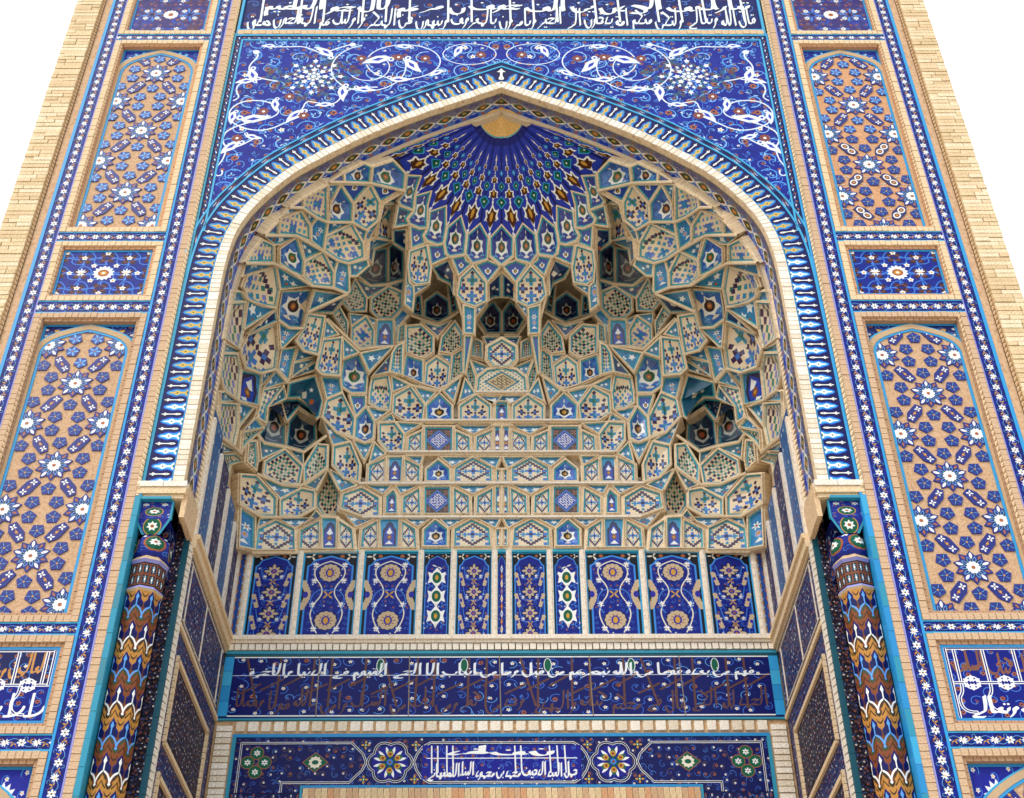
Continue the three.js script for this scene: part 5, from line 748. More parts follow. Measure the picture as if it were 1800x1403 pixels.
  ['med3', [-.83, 11.148, -.724], [-.667, 11.217, -.725], [-.707, 11.112, -.827], [-.714, 10.958, -.976], [-.793, 10.941, -.967], [-.887, 10.946, -.927], [-.906, 10.983, -.879], [-.846, 11.049, -.837]],
  ['med3', [-.7, 11.076, -.868], [-.529, 11.147, -.85], [-.53, 10.989, -.995], [-.558, 10.864, -1.094], [-.623, 10.845, -1.096], [-.724, 10.861, -1.06], [-.754, 10.895, -1.021], [-.714, 10.958, -.976]],
  ['med3', [-.389, 11.095, -.929], [-.53, 10.989, -.995], [-.558, 10.864, -1.094], [-.539, 10.789, -1.154], [-.507, 10.762, -1.179], [-.355, 10.792, -1.174], [-.336, 10.952, -1.055]],
  ['med3', [-.205, 11.048, -.99], [-.336, 10.952, -1.055], [-.355, 10.792, -1.174], [-.285, 10.721, -1.23], [-.132, 10.759, -1.21], [-.12, 10.933, -1.084]],
  ['dk', [-.994, 11.047, -.757], [-.846, 11.049, -.837], [-.906, 10.983, -.879], [-.887, 10.946, -.927], [-1.034, 10.895, -.911]],
  ['spf', [-.887, 10.946, -.927], [-.793, 10.941, -.967], [-.714, 10.958, -.976], [-.754, 10.895, -1.021], [-.734, 10.843, -1.072], [-.875, 10.779, -1.086]],
  ['spf', [-.713, 10.837, -1.082], [-.623, 10.845, -1.096], [-.558, 10.864, -1.094], [-.539, 10.789, -1.154], [-.507, 10.762, -1.179], [-.686, 10.68, -1.211]],
  ['spf', [-.489, 10.758, -1.185], [-.355, 10.792, -1.174], [-.34, 10.751, -1.205], [-.285, 10.721, -1.23], [-.417, 10.613, -1.292]],
  ['spf', [-.263, 10.717, -1.234], [-.132, 10.759, -1.21], [0, 10.71, -1.244], [-.136, 10.565, -1.337]],
];
const TIERS = [
  ['tanz', [-1.215, 8.763, -1.841], [-1.055, 8.845, -1.836], [-1.048, 8.58, -1.862], [-1.212, 8.579, -1.86]],
  ['bluewin', [-1.055, 8.845, -1.836], [-.907, 8.849, -1.836], [-.895, 8.58, -1.862], [-1.048, 8.58, -1.862]],
  ['tanz', [-.891, 8.831, -1.838], [-.743, 8.749, -1.846], [-.742, 8.58, -1.862], [-.895, 8.58, -1.862]],
  ['sp', [-.886, 8.855, -1.836], [-.72, 8.855, -1.836], [-.743, 8.749, -1.846]],
  ['medlt', [-.583, 8.83, -1.839], [-.695, 8.722, -1.849], [-.695, 8.579, -1.862], [-.458, 8.579, -1.862], [-.466, 8.722, -1.849]],
  ['sp', [-.573, 8.848, -1.837], [-.266, 8.845, -1.838], [-.451, 8.734, -1.848]],
  ['tanz', [-.266, 8.845, -1.838], [-.43, 8.734, -1.848], [-.432, 8.579, -1.862], [-.087, 8.578, -1.862], [-.088, 8.739, -1.847]],
  ['sp', [-.245, 8.848, -1.837], [0, 8.847, -1.837], [-.052, 8.715, -1.85], [-.088, 8.739, -1.847]],
  ['bluewin', [-.052, 8.715, -1.85], [0, 8.709, -1.85], [0, 8.578, -1.862], [-.051, 8.578, -1.862]],
  ['tanz', [-.739, 9.13, -1.81], [-.863, 9.062, -1.816], [-.867, 8.891, -1.833], [-.736, 8.891, -1.833]],
  ['kuf', [-.719, 9.174, -1.806], [-.455, 9.174, -1.807], [-.449, 8.891, -1.833], [-.71, 8.891, -1.833]],
  ['tanz', [-.433, 9.13, -1.811], [-.295, 9.062, -1.817], [-.287, 8.89, -1.833], [-.428, 8.891, -1.833]],
  ['sp', [-.429, 9.187, -1.806], [-.079, 9.183, -1.806], [-.263, 9.081, -1.816]],
  ['tanz', [-.084, 9.142, -1.81], [-.237, 9.068, -1.817], [-.24, 8.89, -1.833], [-.081, 8.89, -1.833]],
  ['bluewin', [-.079, 9.183, -1.806], [0, 9.179, -1.807], [0, 8.89, -1.833], [-.081, 8.89, -1.833]],
  ['tanz', [-1.266, 8.529, -1.865], [-1.431, 8.462, -1.87], [-1.443, 8.3, -1.887], [-1.241, 8.229, -1.895], [-1.092, 8.224, -1.895], [-1.099, 8.422, -1.877]],
  ['sp', [-1.565, 8.706, -1.833], [-1.295, 8.544, -1.863], [-1.455, 8.473, -1.869]],
  ['sp', [-1.244, 8.55, -1.863], [-.987, 8.55, -1.865], [-1.065, 8.451, -1.874]],
  ['bluewin', [-.975, 8.509, -1.869], [-1.044, 8.439, -1.875], [-1.04, 8.254, -1.892], [-.928, 8.254, -1.892], [-.941, 8.439, -1.875]],
  ['sp', [-.967, 8.55, -1.865], [-.741, 8.55, -1.865], [-.911, 8.451, -1.874]],
  ['tanz', [-.74, 8.527, -1.867], [-.89, 8.427, -1.876], [-.888, 8.254, -1.892], [-.72, 8.254, -1.893]],
  ['kuf', [-.704, 8.538, -1.866], [-.463, 8.538, -1.866], [-.456, 8.253, -1.893], [-.695, 8.253, -1.893]],
  ['tanz', [-.437, 8.526, -1.867], [-.292, 8.438, -1.875], [-.284, 8.253, -1.893], [-.431, 8.253, -1.893]],
  ['sp', [-.432, 8.549, -1.865], [-.082, 8.549, -1.865], [-.261, 8.449, -1.874]],
  ['tanz', [-.077, 8.525, -1.867], [-.225, 8.438, -1.875], [-.228, 8.252, -1.893], [-.081, 8.252, -1.893]],
  ['bluewin', [-.061, 8.537, -1.866], [0, 8.537, -1.866], [0, 8.252, -1.893], [-.061, 8.252, -1.893]],
  ['tanz', [-2.003, 8.184, -1.874], [-2.152, 8.078, -1.855], [-2.154, 7.868, -1.881], [-1.809, 7.893, -1.923], [-1.83, 8.107, -1.9]],
  ['sp', [-2.001, 8.204, -1.871], [-1.67, 8.214, -1.893], [-1.83, 8.107, -1.9]],
  ['sp', [-2.143, 8.173, -1.839], [-2.001, 8.204, -1.871], [-2.152, 8.078, -1.855]],
  ['dk', [-1.656, 8.293, -1.885], [-1.603, 8.223, -1.893], [-1.786, 8.097, -1.903]],
  ['blue', [-2.293, 8.187, -1.664], [-2.176, 8.179, -1.822], [-2.154, 7.868, -1.881], [-2.281, 7.834, -1.772]],
  ['tanz', [-1.618, 8.197, -1.896], [-1.786, 8.097, -1.903], [-1.776, 7.905, -1.922], [-1.589, 7.906, -1.924]],
  ['bluewin', [-1.603, 8.223, -1.893], [-1.468, 8.215, -1.895], [-1.439, 7.905, -1.925], [-1.589, 7.906, -1.924]],
  ['tanz', [-1.452, 8.198, -1.897], [-1.32, 8.107, -1.906], [-1.292, 7.905, -1.925], [-1.439, 7.905, -1.925]],
  ['sp', [-1.443, 8.3, -1.887], [-1.241, 8.229, -1.895], [-1.092, 8.224, -1.895], [-1.29, 8.118, -1.905]],
  ['tanz', [-1.103, 8.197, -1.898], [-1.239, 8.107, -1.906], [-1.243, 7.916, -1.924], [-1.076, 7.916, -1.924]],
  ['bluewin', [-1.092, 8.224, -1.895], [-.911, 8.214, -1.896], [-.896, 7.915, -1.924], [-1.076, 7.916, -1.924]],
  ['tanz', [-.895, 8.197, -1.898], [-.761, 8.106, -1.906], [-.744, 7.915, -1.924], [-.896, 7.915, -1.924]],
  ['sp', [-.892, 8.225, -1.895], [-.608, 8.225, -1.895], [-.746, 8.117, -1.905]],
  ['medlt', [-.592, 8.213, -1.896], [-.7, 8.105, -1.906], [-.699, 7.926, -1.923], [-.47, 7.925, -1.923], [-.471, 8.108, -1.906]],
  ['sp', [-.577, 8.225, -1.895], [-.284, 8.224, -1.895], [-.471, 8.108, -1.906]],
  ['tanz', [-.268, 8.207, -1.897], [-.423, 8.11, -1.906], [-.425, 7.925, -1.923], [-.09, 7.925, -1.923], [-.106, 8.115, -1.905]],
  ['sp', [-.253, 8.224, -1.895], [0, 8.223, -1.895], [-.055, 8.104, -1.906], [-.091, 8.127, -1.904]],
  ['bluewin', [-.055, 8.104, -1.906], [0, 8.104, -1.906], [0, 7.93, -1.923], [-.05, 7.93, -1.923]],
];
const MIDDLE = [
  ['med3', [0, 11.041, -1.002], [-.12, 10.933, -1.084], [-.117, 10.789, -1.189], [0, 10.71, -1.244]],
  ['tanz', [0, 10.079, -1.598], [-.136, 10.004, -1.63], [-.14, 9.891, -1.677], [-.082, 9.818, -1.704], [0, 9.814, -1.705]],
  ['kufhalf', [0, 9.814, -1.705], [-.141, 9.788, -1.715], [-.229, 9.713, -1.739], [-.243, 9.546, -1.787], [0, 9.552, -1.786]],
  ['bluewin', [0, 9.476, -1.804], [-.059, 9.465, -1.806], [-.063, 9.223, -1.802], [0, 9.223, -1.802]],
  ['sp', [-.226, 9.529, -1.792], [0, 9.529, -1.792], [-.069, 9.435, -1.812], [-.096, 9.435, -1.812]],
];
const FANLINES = [
  ['line', [0, 11.618, -.425], [0, 11.49, -.581], [0, 11.349, -.729], [0, 11.198, -.869], [0, 11.041, -1.002]],
  ['line', [-.062, 11.619, -.422], [-.098, 11.491, -.576], [-.134, 11.352, -.721], [-.169, 11.203, -.858], [-.205, 11.048, -.99]],
  ['line', [-.095, 11.625, -.409], [-.169, 11.506, -.55], [-.242, 11.376, -.682], [-.315, 11.239, -.808], [-.389, 11.095, -.929]],
  ['line', [-.133, 11.636, -.387], [-.232, 11.526, -.512], [-.331, 11.406, -.63], [-.43, 11.279, -.742], [-.529, 11.147, -.85]],
  ['line', [-.166, 11.649, -.356], [-.292, 11.551, -.456], [-.417, 11.446, -.551], [-.542, 11.334, -.64], [-.667, 11.217, -.725]],
  ['line', [-.193, 11.663, -.319], [-.336, 11.573, -.392], [-.479, 11.479, -.461], [-.622, 11.38, -.526], [-.764, 11.277, -.587]],
  ['line', [-.212, 11.673, -.279], [-.405, 11.572, -.304], [-.596, 11.47, -.327], [-.786, 11.361, -.344], [-.973, 11.248, -.357]],
  ['line', [-.225, 11.701, -.253], [-.474, 11.552, -.258], [-.719, 11.407, -.264], [-.961, 11.262, -.268], [-1.199, 11.116, -.271]],
];
const FANFEET = [
  ['foot', [-.122, 10.933, -1.084]],
  ['foot', [-.337, 10.953, -1.054]],
  ['foot', [-.532, 10.992, -.992]],
  ['foot', [-.707, 11.072, -.869]],
  ['foot', [-.833, 11.147, -.725]],
  ['foot', [-.905, 11.233, -.531]],
  ['foot', [-1.075, 11.182, -.335]],
];
const LEDGES = [
  ['ledge', [-1.561, 10.724, -.179], [-1.437, 10.79, -.242], [-1.218, 10.936, -.383], [-.918, 11.029, -.564]],
  ['ledge', [-1.892, 10.396, -.187], [-1.791, 10.479, -.268], [-1.694, 10.539, -.441], [-1.603, 10.582, -.544], [-1.39, 10.691, -.648], [-1.267, 10.696, -.755], [-1.155, 10.791, -.715]],
  ['ledge', [-2.087, 10.076, -.22], [-1.857, 10.352, -.494], [-1.658, 10.421, -.753], [-1.534, 10.419, -.874], [-1.435, 10.434, -.933], [-1.269, 10.515, -.951]],
  ['ledge', [-2.226, 9.774, -.26], [-2.04, 10.097, -.596], [-1.927, 10.154, -.753], [-1.759, 10.168, -.956], [-1.573, 10.222, -1.041], [-1.446, 10.22, -1.119]],
  ['ledge', [-1.446, 10.219, -1.12], [-1.799, 9.992, -1.126]],
  ['ledge', [-2.269, 9.632, -.456], [-2.253, 9.699, -.632], [-2.184, 9.823, -.851], [-2.065, 9.926, -.992]],
  ['ledge', [-2.293, 9.253, -.814], [-2.272, 9.235, -1.03], [-2.173, 9.357, -1.251], [-2.069, 9.478, -1.339], [-1.973, 9.416, -1.456]],
  ['ledge', [-2.057, 9.858, -1.08], [-1.967, 9.856, -1.192], [-1.844, 9.906, -1.255]],
  ['ledge', [-1.914, 9.794, -1.292], [-1.842, 9.736, -1.379], [-1.712, 9.741, -1.446], [-1.731, 9.62, -1.5], [-1.677, 9.584, -1.539], [-1.513, 9.603, -1.583]],
  ['ledge', [-1.65, 10.097, -1.327], [-1.347, 9.911, -1.564], [-1.208, 9.947, -1.574], [-1.021, 9.975, -1.589]],
  ['ledge', [-1.021, 9.975, -1.589], [-1.261, 9.713, -1.674]],
  ['ledge', [-1.523, 9.654, -1.644], [-1.509, 9.556, -1.686], [-1.418, 9.504, -1.723], [-1.27, 9.515, -1.743]],
  ['ledge', [-1.251, 9.427, -1.769], [-1.158, 9.369, -1.792], [-1.041, 9.36, -1.801]],
  ['ledge', [-1.053, 9.713, -1.7], [-.851, 9.618, -1.746], [-.75, 9.602, -1.755], [-.588, 9.567, -1.769], [-.373, 9.73, -1.722]],
  ['ledge', [-2.32, 8.645, -.391], [-2.32, 8.656, -.637], [-2.311, 8.919, -1.098], [-2.229, 9.081, -1.393]],
  ['ledge', [-2.321, 8.273, -.774], [-2.315, 8.52, -1.253], [-2.289, 8.578, -1.423]],
  ['ledge', [-2.195, 8.877, -1.535], [-2.144, 8.836, -1.608], [-1.971, 8.867, -1.711], [-1.805, 8.85, -1.766], [-1.696, 8.961, -1.767], [-1.614, 9.039, -1.766]],
  ['ledge', [-2.186, 8.539, -1.669], [-1.967, 8.51, -1.8], [-1.808, 8.52, -1.828], [-1.582, 8.71, -1.821]],
  ['ledge', [-2.295, 8.192, -1.636], [-2.123, 8.184, -1.833], [-1.998, 8.202, -1.861], [-1.805, 8.213, -1.878], [-1.661, 8.309, -1.872]],
  ['ledge', [-1.671, 8.478, -1.849], [-1.579, 8.693, -1.823], [-1.459, 8.483, -1.857]],
  ['ledge', [-1.448, 8.305, -1.876], [-1.24, 8.225, -1.885], [-1.093, 8.225, -1.885]],
  ['ledge', [-1.667, 9.223, -1.716], [-1.52, 9.075, -1.773], [-1.369, 9.024, -1.794], [-1.262, 8.982, -1.805], [-1.176, 9.024, -1.804]],
  ['ledge', [-1.543, 8.744, -1.819], [-1.432, 8.613, -1.841], [-1.285, 8.566, -1.85]],
  ['ledge', [-1.144, 9.015, -1.806], [-1.049, 8.883, -1.821]],
  ['ledge', [-.992, 11.06, -.718], [-.967, 11.04, -.763], [-.845, 11.042, -.827]],
  ['ledge', [-.907, 10.973, -.873], [-.884, 10.944, -.913], [-.793, 10.932, -.959], [-.714, 10.948, -.969]],
  ['ledge', [-.755, 10.887, -1.012], [-.723, 10.848, -1.055], [-.623, 10.835, -1.088], [-.559, 10.855, -1.085]],
  ['ledge', [-.546, 10.782, -1.144], [-.498, 10.754, -1.172], [-.356, 10.78, -1.168]],
  ['ledge', [-.348, 10.787, -1.164], [-.279, 10.713, -1.221], [-.13, 10.753, -1.2]],
  ['ledge', [-.12, 10.781, -1.181], [-.017, 10.701, -1.237]],
  ['ledge', [-.907, 10.634, -1.179], [-.933, 10.333, -1.385]],
  ['ledge', [-.435, 10.452, -1.378], [-.372, 10.25, -1.497], [-.365, 10.108, -1.569]],
  ['ledge', [-1.413, 10.733, -1.404], [-1.291, 10.684, -1.496], [-1.122, 10.73, -1.524], [-.962, 10.793, -1.525]],
  ['ledge', [-.905, 10.509, -1.731], [-.793, 10.479, -1.765], [-.63, 10.448, -1.798], [-.507, 10.511, -1.771], [-.423, 10.567, -1.745]],
  ['ledge', [-.254, 10.478, -1.798], [-.163, 10.358, -1.859], [-.02, 10.356, -1.86]],
];
// ---------------------------------------------------------------- the vault
const zFront = (Y) => -(0.35 - 0.1 * Math.max(0, Math.min(1, (Y - 8.5) / 3.3)));
{
  const t = thing('arch_soffit', 'narrow medallion band lining the underside of the pointed arch', 'tile border');
  const c = archAt(-.085);
  for (const s of [-1, 1]) {
    const b = new B(s), r = new B(s), p = new B(s); let v = 0;
    for (let i = 0; i + 1 < c.length; i++) { const a = c[i], d = c[i + 1], L = Math.hypot(d[0] - a[0], d[1] - a[1]), v0 = v / .4, v1 = (v + L) / .4; v += L; b.quad([...a, -.05], [...a, zFront(a[1])], [...d, zFront(d[1])], [...d, -.05], [0, v0], [1, v0], [1, v1], [0, v1]);
      const q = (o, z, k) => [Math.max(0, k[0] - o), k[1] - (k === c[110] || k[0] < .3 ? o * .9 : o * .35), z]; const w = .018 + .03 * Math.min(1, Math.max(0, (a[1] - 9.2) / 1.2));
      r.quad([...a, zFront(a[1]) + .012], q(w, zFront(a[1]) + .012, a), q(w, zFront(d[1]) + .012, d), [...d, zFront(d[1]) + .012], [0, v0], [.2, v0], [.2, v1], [0, v1]); r.quad(q(w, zFront(a[1]) + .012, a), q(w, zFront(a[1]) - .06, a), q(w, zFront(d[1]) - .06, d), q(w, zFront(d[1]) + .012, d)); }
    part(t, 'medallion_tilework', b.geo(), M.soffit); part(t, 'arch_rib', r.geo(), M.rib);
    rope(p, 2.314, 7.2, 9.2, -.335, .016, .05); part(t, 'rope_moulding', p.geo(), M.trimPale);
  }
}
const EYE = V3(0, 4, 7);
function muqarnasCell(parent, type, P3, s) {
  let P = P3.map((p) => V3(p[0] * s, p[1], p[2])); if (s < 0) P.reverse();
  const C = P.reduce((a, p) => a.add(p), V3(0, 0, 0)).divideScalar(P.length), n = V3(0, 0, 0);
  for (let i = 0; i < P.length; i++) { const a = P[i], b = P[(i + 1) % P.length]; n.x += (a.y - b.y) * (a.z + b.z); n.y += (a.z - b.z) * (a.x + b.x); n.z += (a.x - b.x) * (a.y + b.y); }
  const area = n.length() / 2; n.normalize(); if (n.dot(EYE.clone().sub(C)) < 0) { n.negate(); P.reverse(); }
  const u = V3(0, 1, 0).cross(n); if (u.length() < .15) u.set(1, 0, 0); u.normalize(); const v = n.clone().cross(u);
  const q = P.map((p) => { const d = p.clone().sub(C); return [d.dot(u), d.dot(v)]; }), N = P.length; let per = 0; q.forEach((p, i) => { const o = q[(i + 1) % N]; per += Math.hypot(p[0] - o[0], p[1] - o[1]); });
  const r = 2 * area / per, tier = /tanz|kuf|bluewin/.test(type), rim = Math.min(tier ? .007 : .013, .2 * r), tq = Math.min(.014, .22 * r);
  const inset = (d) => q.map((p, i) => { const a = q[(i + N - 1) % N], b = q[(i + 1) % N], e = (f, g) => { const l = Math.hypot(g[0] - f[0], g[1] - f[1]) || 1; return [-(g[1] - f[1]) / l, (g[0] - f[0]) / l]; }, n1 = e(a, p), n2 = e(p, b), k = Math.max(.35, 1 + n1[0] * n2[0] + n1[1] * n2[1]); return [d * (n1[0] + n2[0]) / k, d * (n1[1] + n2[1]) / k]; });
  const at = (off, dz) => P.map((p, i) => p.clone().addScaledVector(u, off[i][0]).addScaledVector(v, off[i][1]).addScaledVector(n, dz).toArray());
  const uvAt = (off) => q.map((p, i) => [p[0] + off[i][0], p[1] + off[i][1]]), m5 = (p) => [p[0] * 2.2, p[1] * 2.2];
  const i0 = inset(0), i1 = inset(rim), i2 = inset(rim + tq), ex = inset(tier ? -.024 : -.01), up = .014, dn = -.012;
  const rb = new B(), loop = (A, Bq, ua, ub) => { for (let i = 0; i < N; i++) { const j = (i + 1) % N; rb.quad(A[i], A[j], Bq[j], Bq[i], m5(ua[i]), m5(ua[j]), m5(ub[j]), m5(ub[i])); } };
  const O = at(i0, up), I = at(i1, up), u0 = uvAt(i0), u1 = uvAt(i1); loop(O, I, u0, u1); loop(I, at(i1, dn), u1, u1); loop(at(i0, -.004), O, u0, u0); loop(at(ex, -.01), at(i0, -.004), uvAt(ex), u0); loop(at(ex, tier ? -.08 : -.24), at(ex, -.01), uvAt(ex), uvAt(ex));
  const cell = part(parent, /^(sp|dk|plain)/.test(type) ? 'spandrel_cell' : /pane/.test(type) ? 'hollow_cell' : 'niche_cell', rb.geo(), M.rib);
  const eb = new B(), E1 = at(i1, dn + .002), E2 = at(i2, dn + .002); for (let i = 0; i < N; i++) { const j = (i + 1) % N; eb.quad(E1[i], E1[j], E2[j], E2[i]); } part(cell, 'turquoise_edging', eb.geo(), M.ribEdge);
  const w2 = uvAt(i2), x0 = Math.min(...w2.map((p) => p[0])), x1 = Math.max(...w2.map((p) => p[0])), y0 = Math.min(...w2.map((p) => p[1])), y1 = Math.max(...w2.map((p) => p[1])), W = Math.max(x1 - x0, .02), H = Math.max(y1 - y0, .02), S = Math.max(W, H * (W < H * .6 ? .62 : 1)), T = Math.max(H, W * .55);
  const uv = (p) => [.5 + (p[0] - (x0 + x1) / 2) / S, .5 + (p[1] - (y0 + y1) / 2) / T], F = at(i2, dn - .001), fb = new B();
  let convex = true; for (let i = 0; i < N; i++) { const a = w2[i], b = w2[(i + 1) % N], c = w2[(i + 2) % N]; if ((b[0] - a[0]) * (c[1] - b[1]) - (b[1] - a[1]) * (c[0] - b[0]) < -1e-6) convex = false; }
  const crease = /^tan|med|pane/.test(type) && !tier ? Math.min(type === 'tannar' ? .03 : .075, .34 * r) : 0;
  if (convex && N > 3) { // hollowed: a vertical crease through the middle
    const hi = [0, 0], cx = (x0 + x1) / 2; const cA = P[0].clone().set(0, 0, 0); w2.forEach((p, i) => cA.add(V3(...F[i]))); cA.divideScalar(N); const top = cA.clone().addScaledVector(v, H * .18).addScaledVector(n, -crease), bot = cA.clone().addScaledVector(v, -H * .2).addScaledVector(n, -crease * .8);
    const d2 = (p) => { const d = p.clone().sub(C); return uv([d.dot(u), d.dot(v)]); }, my = (y0 + y1) / 2, mid = (i) => (w2[i][1] > my ? top : bot), tp = top.toArray(), bp = bot.toArray(), ut = d2(top), ub = d2(bot);
    for (let i = 0; i < N; i++) { const j = (i + 1) % N, a = mid(i), b = mid(j), au = a === top ? ut : ub, bu = b === top ? ut : ub; fb.tri(F[i], F[j], b.toArray(), uv(w2[i]), uv(w2[j]), bu); if (a !== b) fb.tri(F[i], b.toArray(), a.toArray(), uv(w2[i]), bu, au); }
  } else for (const [i, j, k] of THREE.ShapeUtils.triangulateShape(w2.map((p) => new THREE.Vector2(...p)), [])) fb.tri(F[i], F[j], F[k], uv(w2[i]), uv(w2[j]), uv(w2[k]));
  part(cell, 'glazed_face', fb.geo(), M[type === 'kufhalf' ? 'kufpanel' : type] || M.sp);
}
const vault = thing('muqarnas_vault', 'honeycomb vault of tan and blue hollow cells filling the arch', 'muqarnas vault');
const tiers = thing('muqarnas_tiers', 'four straight rows of small arched cells under the honeycomb vault', 'muqarnas frieze');
for (const [list, home] of [[VAULT, vault], [TIERS, tiers]]) for (const s of [1, -1]) for (const [t, ...p] of list) muqarnasCell(home, t, p, s);
for (const [t, ...p] of MIDDLE) { const zero = p.map((a) => Math.abs(a[0]) < .004), full = [...p, ...p.filter((a, i) => !zero[i]).reverse().map((a) => [-a[0], a[1], a[2]])]; muqarnasCell(t === 'bluewin' || t === 'tanz' || t === 'kufhalf' ? tiers : vault, t, full, 1); }
{ // rough masonry shell behind the cells, and the plaster ledges between the straight rows
  const b = new B(), ring = (Y) => { const R = ARCH.filter((p) => p[1] > 7); let w = 0; for (const p of R) if (p[1] >= Y - .02) { w = p[0]; break; } const t = Math.min(1, Math.max(0, (Y - 9.25) / 2.47)), zf = zFront(Y), D = Y < 9.25 ? 1.62 - (Y - 7.8) * .1 : 1.5 * Math.pow(Math.max(0, 1 - Math.pow(t, 1.6)), .8), n = lerp(9, 2.2, Math.min(1, Math.max(0, (Y - 8.4) / 2.2))), o = []; for (let i = 0; i <= 24; i++) { const a = i / 24 * Math.PI, c = Math.cos(a), q = Math.sin(a); o.push([Math.sign(c) * Math.pow(Math.abs(c), 2 / n) * (w + .02), Y + .45, zf - Math.pow(q, 2 / n) * (D + .7) - .02]); } return o; };
  let prev; for (let Y = 7.9; Y <= 11.6; Y += .2) { const r = ring(Y); if (prev) for (let i = 0; i < 24; i++) b.quad(prev[i], prev[i + 1], r[i + 1], r[i], [i * .3, Y], [i * .3 + .3, Y], [i * .3 + .3, Y + .2], [i * .3, Y + .2]); prev = r; }
  part(vault, 'plaster_shell', b.geo(), M.plaster);
  const l = new B(); for (const [y, z, x] of [[8.215, -1.905, 1.24], [8.558, -1.872, 1.29], [8.893, -1.845, 1.04], [9.235, -1.815, .9], [9.565, -1.80, .25]]) { l.box(-x, x, y - .010, y + .010, -2.0, z + .036, 2); l.box(-x - .2, x + .2, y - .2, y + .16, -2.05, z - .11, 2); } part(tiers, 'plaster_ledge', l.geo(), M.mull);
}
for (const s of [1, -1]) for (const [, ...pts] of LEDGES) { // proud ribs along the tiers
  const b = new B(), P = pts.map((p) => V3(p[0] * s, p[1], p[2])), r = .0125, nr = P.map((p) => EYE.clone().sub(p).setX(EYE.x - p.x * .9).normalize());
  const fr = P.map((p, i) => { const d = P[Math.min(P.length - 1, i + 1)].clone().sub(P[Math.max(0, i - 1)]).normalize(), a = nr[i].clone().cross(d).normalize(), c = d.clone().cross(a).normalize(); return [[-1.1, -2], [-1.1, .35], [-.55, 1], [.55, 1], [1.1, .35], [1.1, -2]].map(([q, w]) => p.clone().addScaledVector(a, q * r).addScaledVector(c, w * r * (c.dot(nr[i]) > 0 ? 1 : -1)).toArray()); });
  for (let i = 0; i + 1 < P.length; i++) { const L = P[i].distanceTo(P[i + 1]); for (let k = 0; k < 5; k++) b.quad(fr[i][k], fr[i][k + 1], fr[i + 1][k + 1], fr[i + 1][k], [0, k * .1], [0, k * .1 + .1], [L * 2, k * .1 + .1], [L * 2, k * .1]); }
  part(vault, 'tier_rib', b.geo(), M.rib);
}
{ // ribbed fan under the point of the arch
  const t = thing('ribbed_fan', 'deep blue ribbed half dome with palmettes under the arch point', 'half dome'), Ls = FANLINES.map((l) => l.slice(1)), Ft = FANFEET.map((l) => l[1]);
  const gore = (A, C, foot, s) => { const b = new B(s), cols = (i) => { const a = A[i], c = C[i], m = a.map((q, k) => (q + c[k]) / 2), e = i === 4 ? foot : m, w = Math.hypot(a[0] - c[0], a[1] - c[1], a[2] - c[2]), d = V3(e[0], e[1] - 9, e[2] - 2).normalize(), o = -(i === 4 ? .1 : .13) * w; const M2 = i === 4 ? e : e.map((q, k) => q + d.toArray()[k] * o); const mix = (p, q, f) => p.map((v0, k) => lerp(v0, q[k], f)); const bul = (p) => p.map((q, k) => q + (i === 4 ? 0 : d.toArray()[k] * o * .25)); return [a, bul(mix(a, M2, .5)), M2, bul(mix(M2, c, .5)), c]; };
    for (let i = 0; i < 4; i++) { const p = cols(i), q = cols(i + 1), v0 = 1 - i / 4, v1 = 1 - (i + 1) / 4; for (let j = 0; j < 4; j++) b.quad(q[j], q[j + 1], p[j + 1], p[j], [j / 4, v1], [(j + 1) / 4, v1], [(j + 1) / 4, v0], [j / 4, v0]); } return b.geo(); };
  for (const s of [1, -1]) for (let k = 0; k < 7; k++) part(t, 'fan_gore', gore(Ls[k], Ls[k + 1], Ft[k], s), M.gore);
  const ap = [0, 11.86, -.2];
  for (const s of [1, -1]) for (let k = 0; k < 7; k++) { const b = new B(s), a = Ls[k][0], c = Ls[k + 1][0], m = a.map((q, i) => (q + c[i]) / 2 + (i === 1 ? -.008 : i === 2 ? .014 : 0)); b.tri(ap, a, m, [.5, 1], [.4, 0], [.5, 0]).tri(ap, m, c, [.5, 1], [.5, 0], [.6, 0]); part(t, 'boss_rib', b.geo(), M.gold, k ? undefined : 'plain sandy rib of the boss at the point of the arch'); }
  const e = new B(); for (const s of [1, -1]) for (let k = 0; k < 7; k++) { const a = Ls[k][0], c = Ls[k + 1][0], d = (p, o, f) => [p[0] * s, p[1] - o, p[2] + f]; e.quad(d(a, .008, .012), d(c, .008, .012), d(c, -.004, .02), d(a, -.004, .02)); } part(t, 'turquoise_edging', e.geo(), M.ribEdge);
}
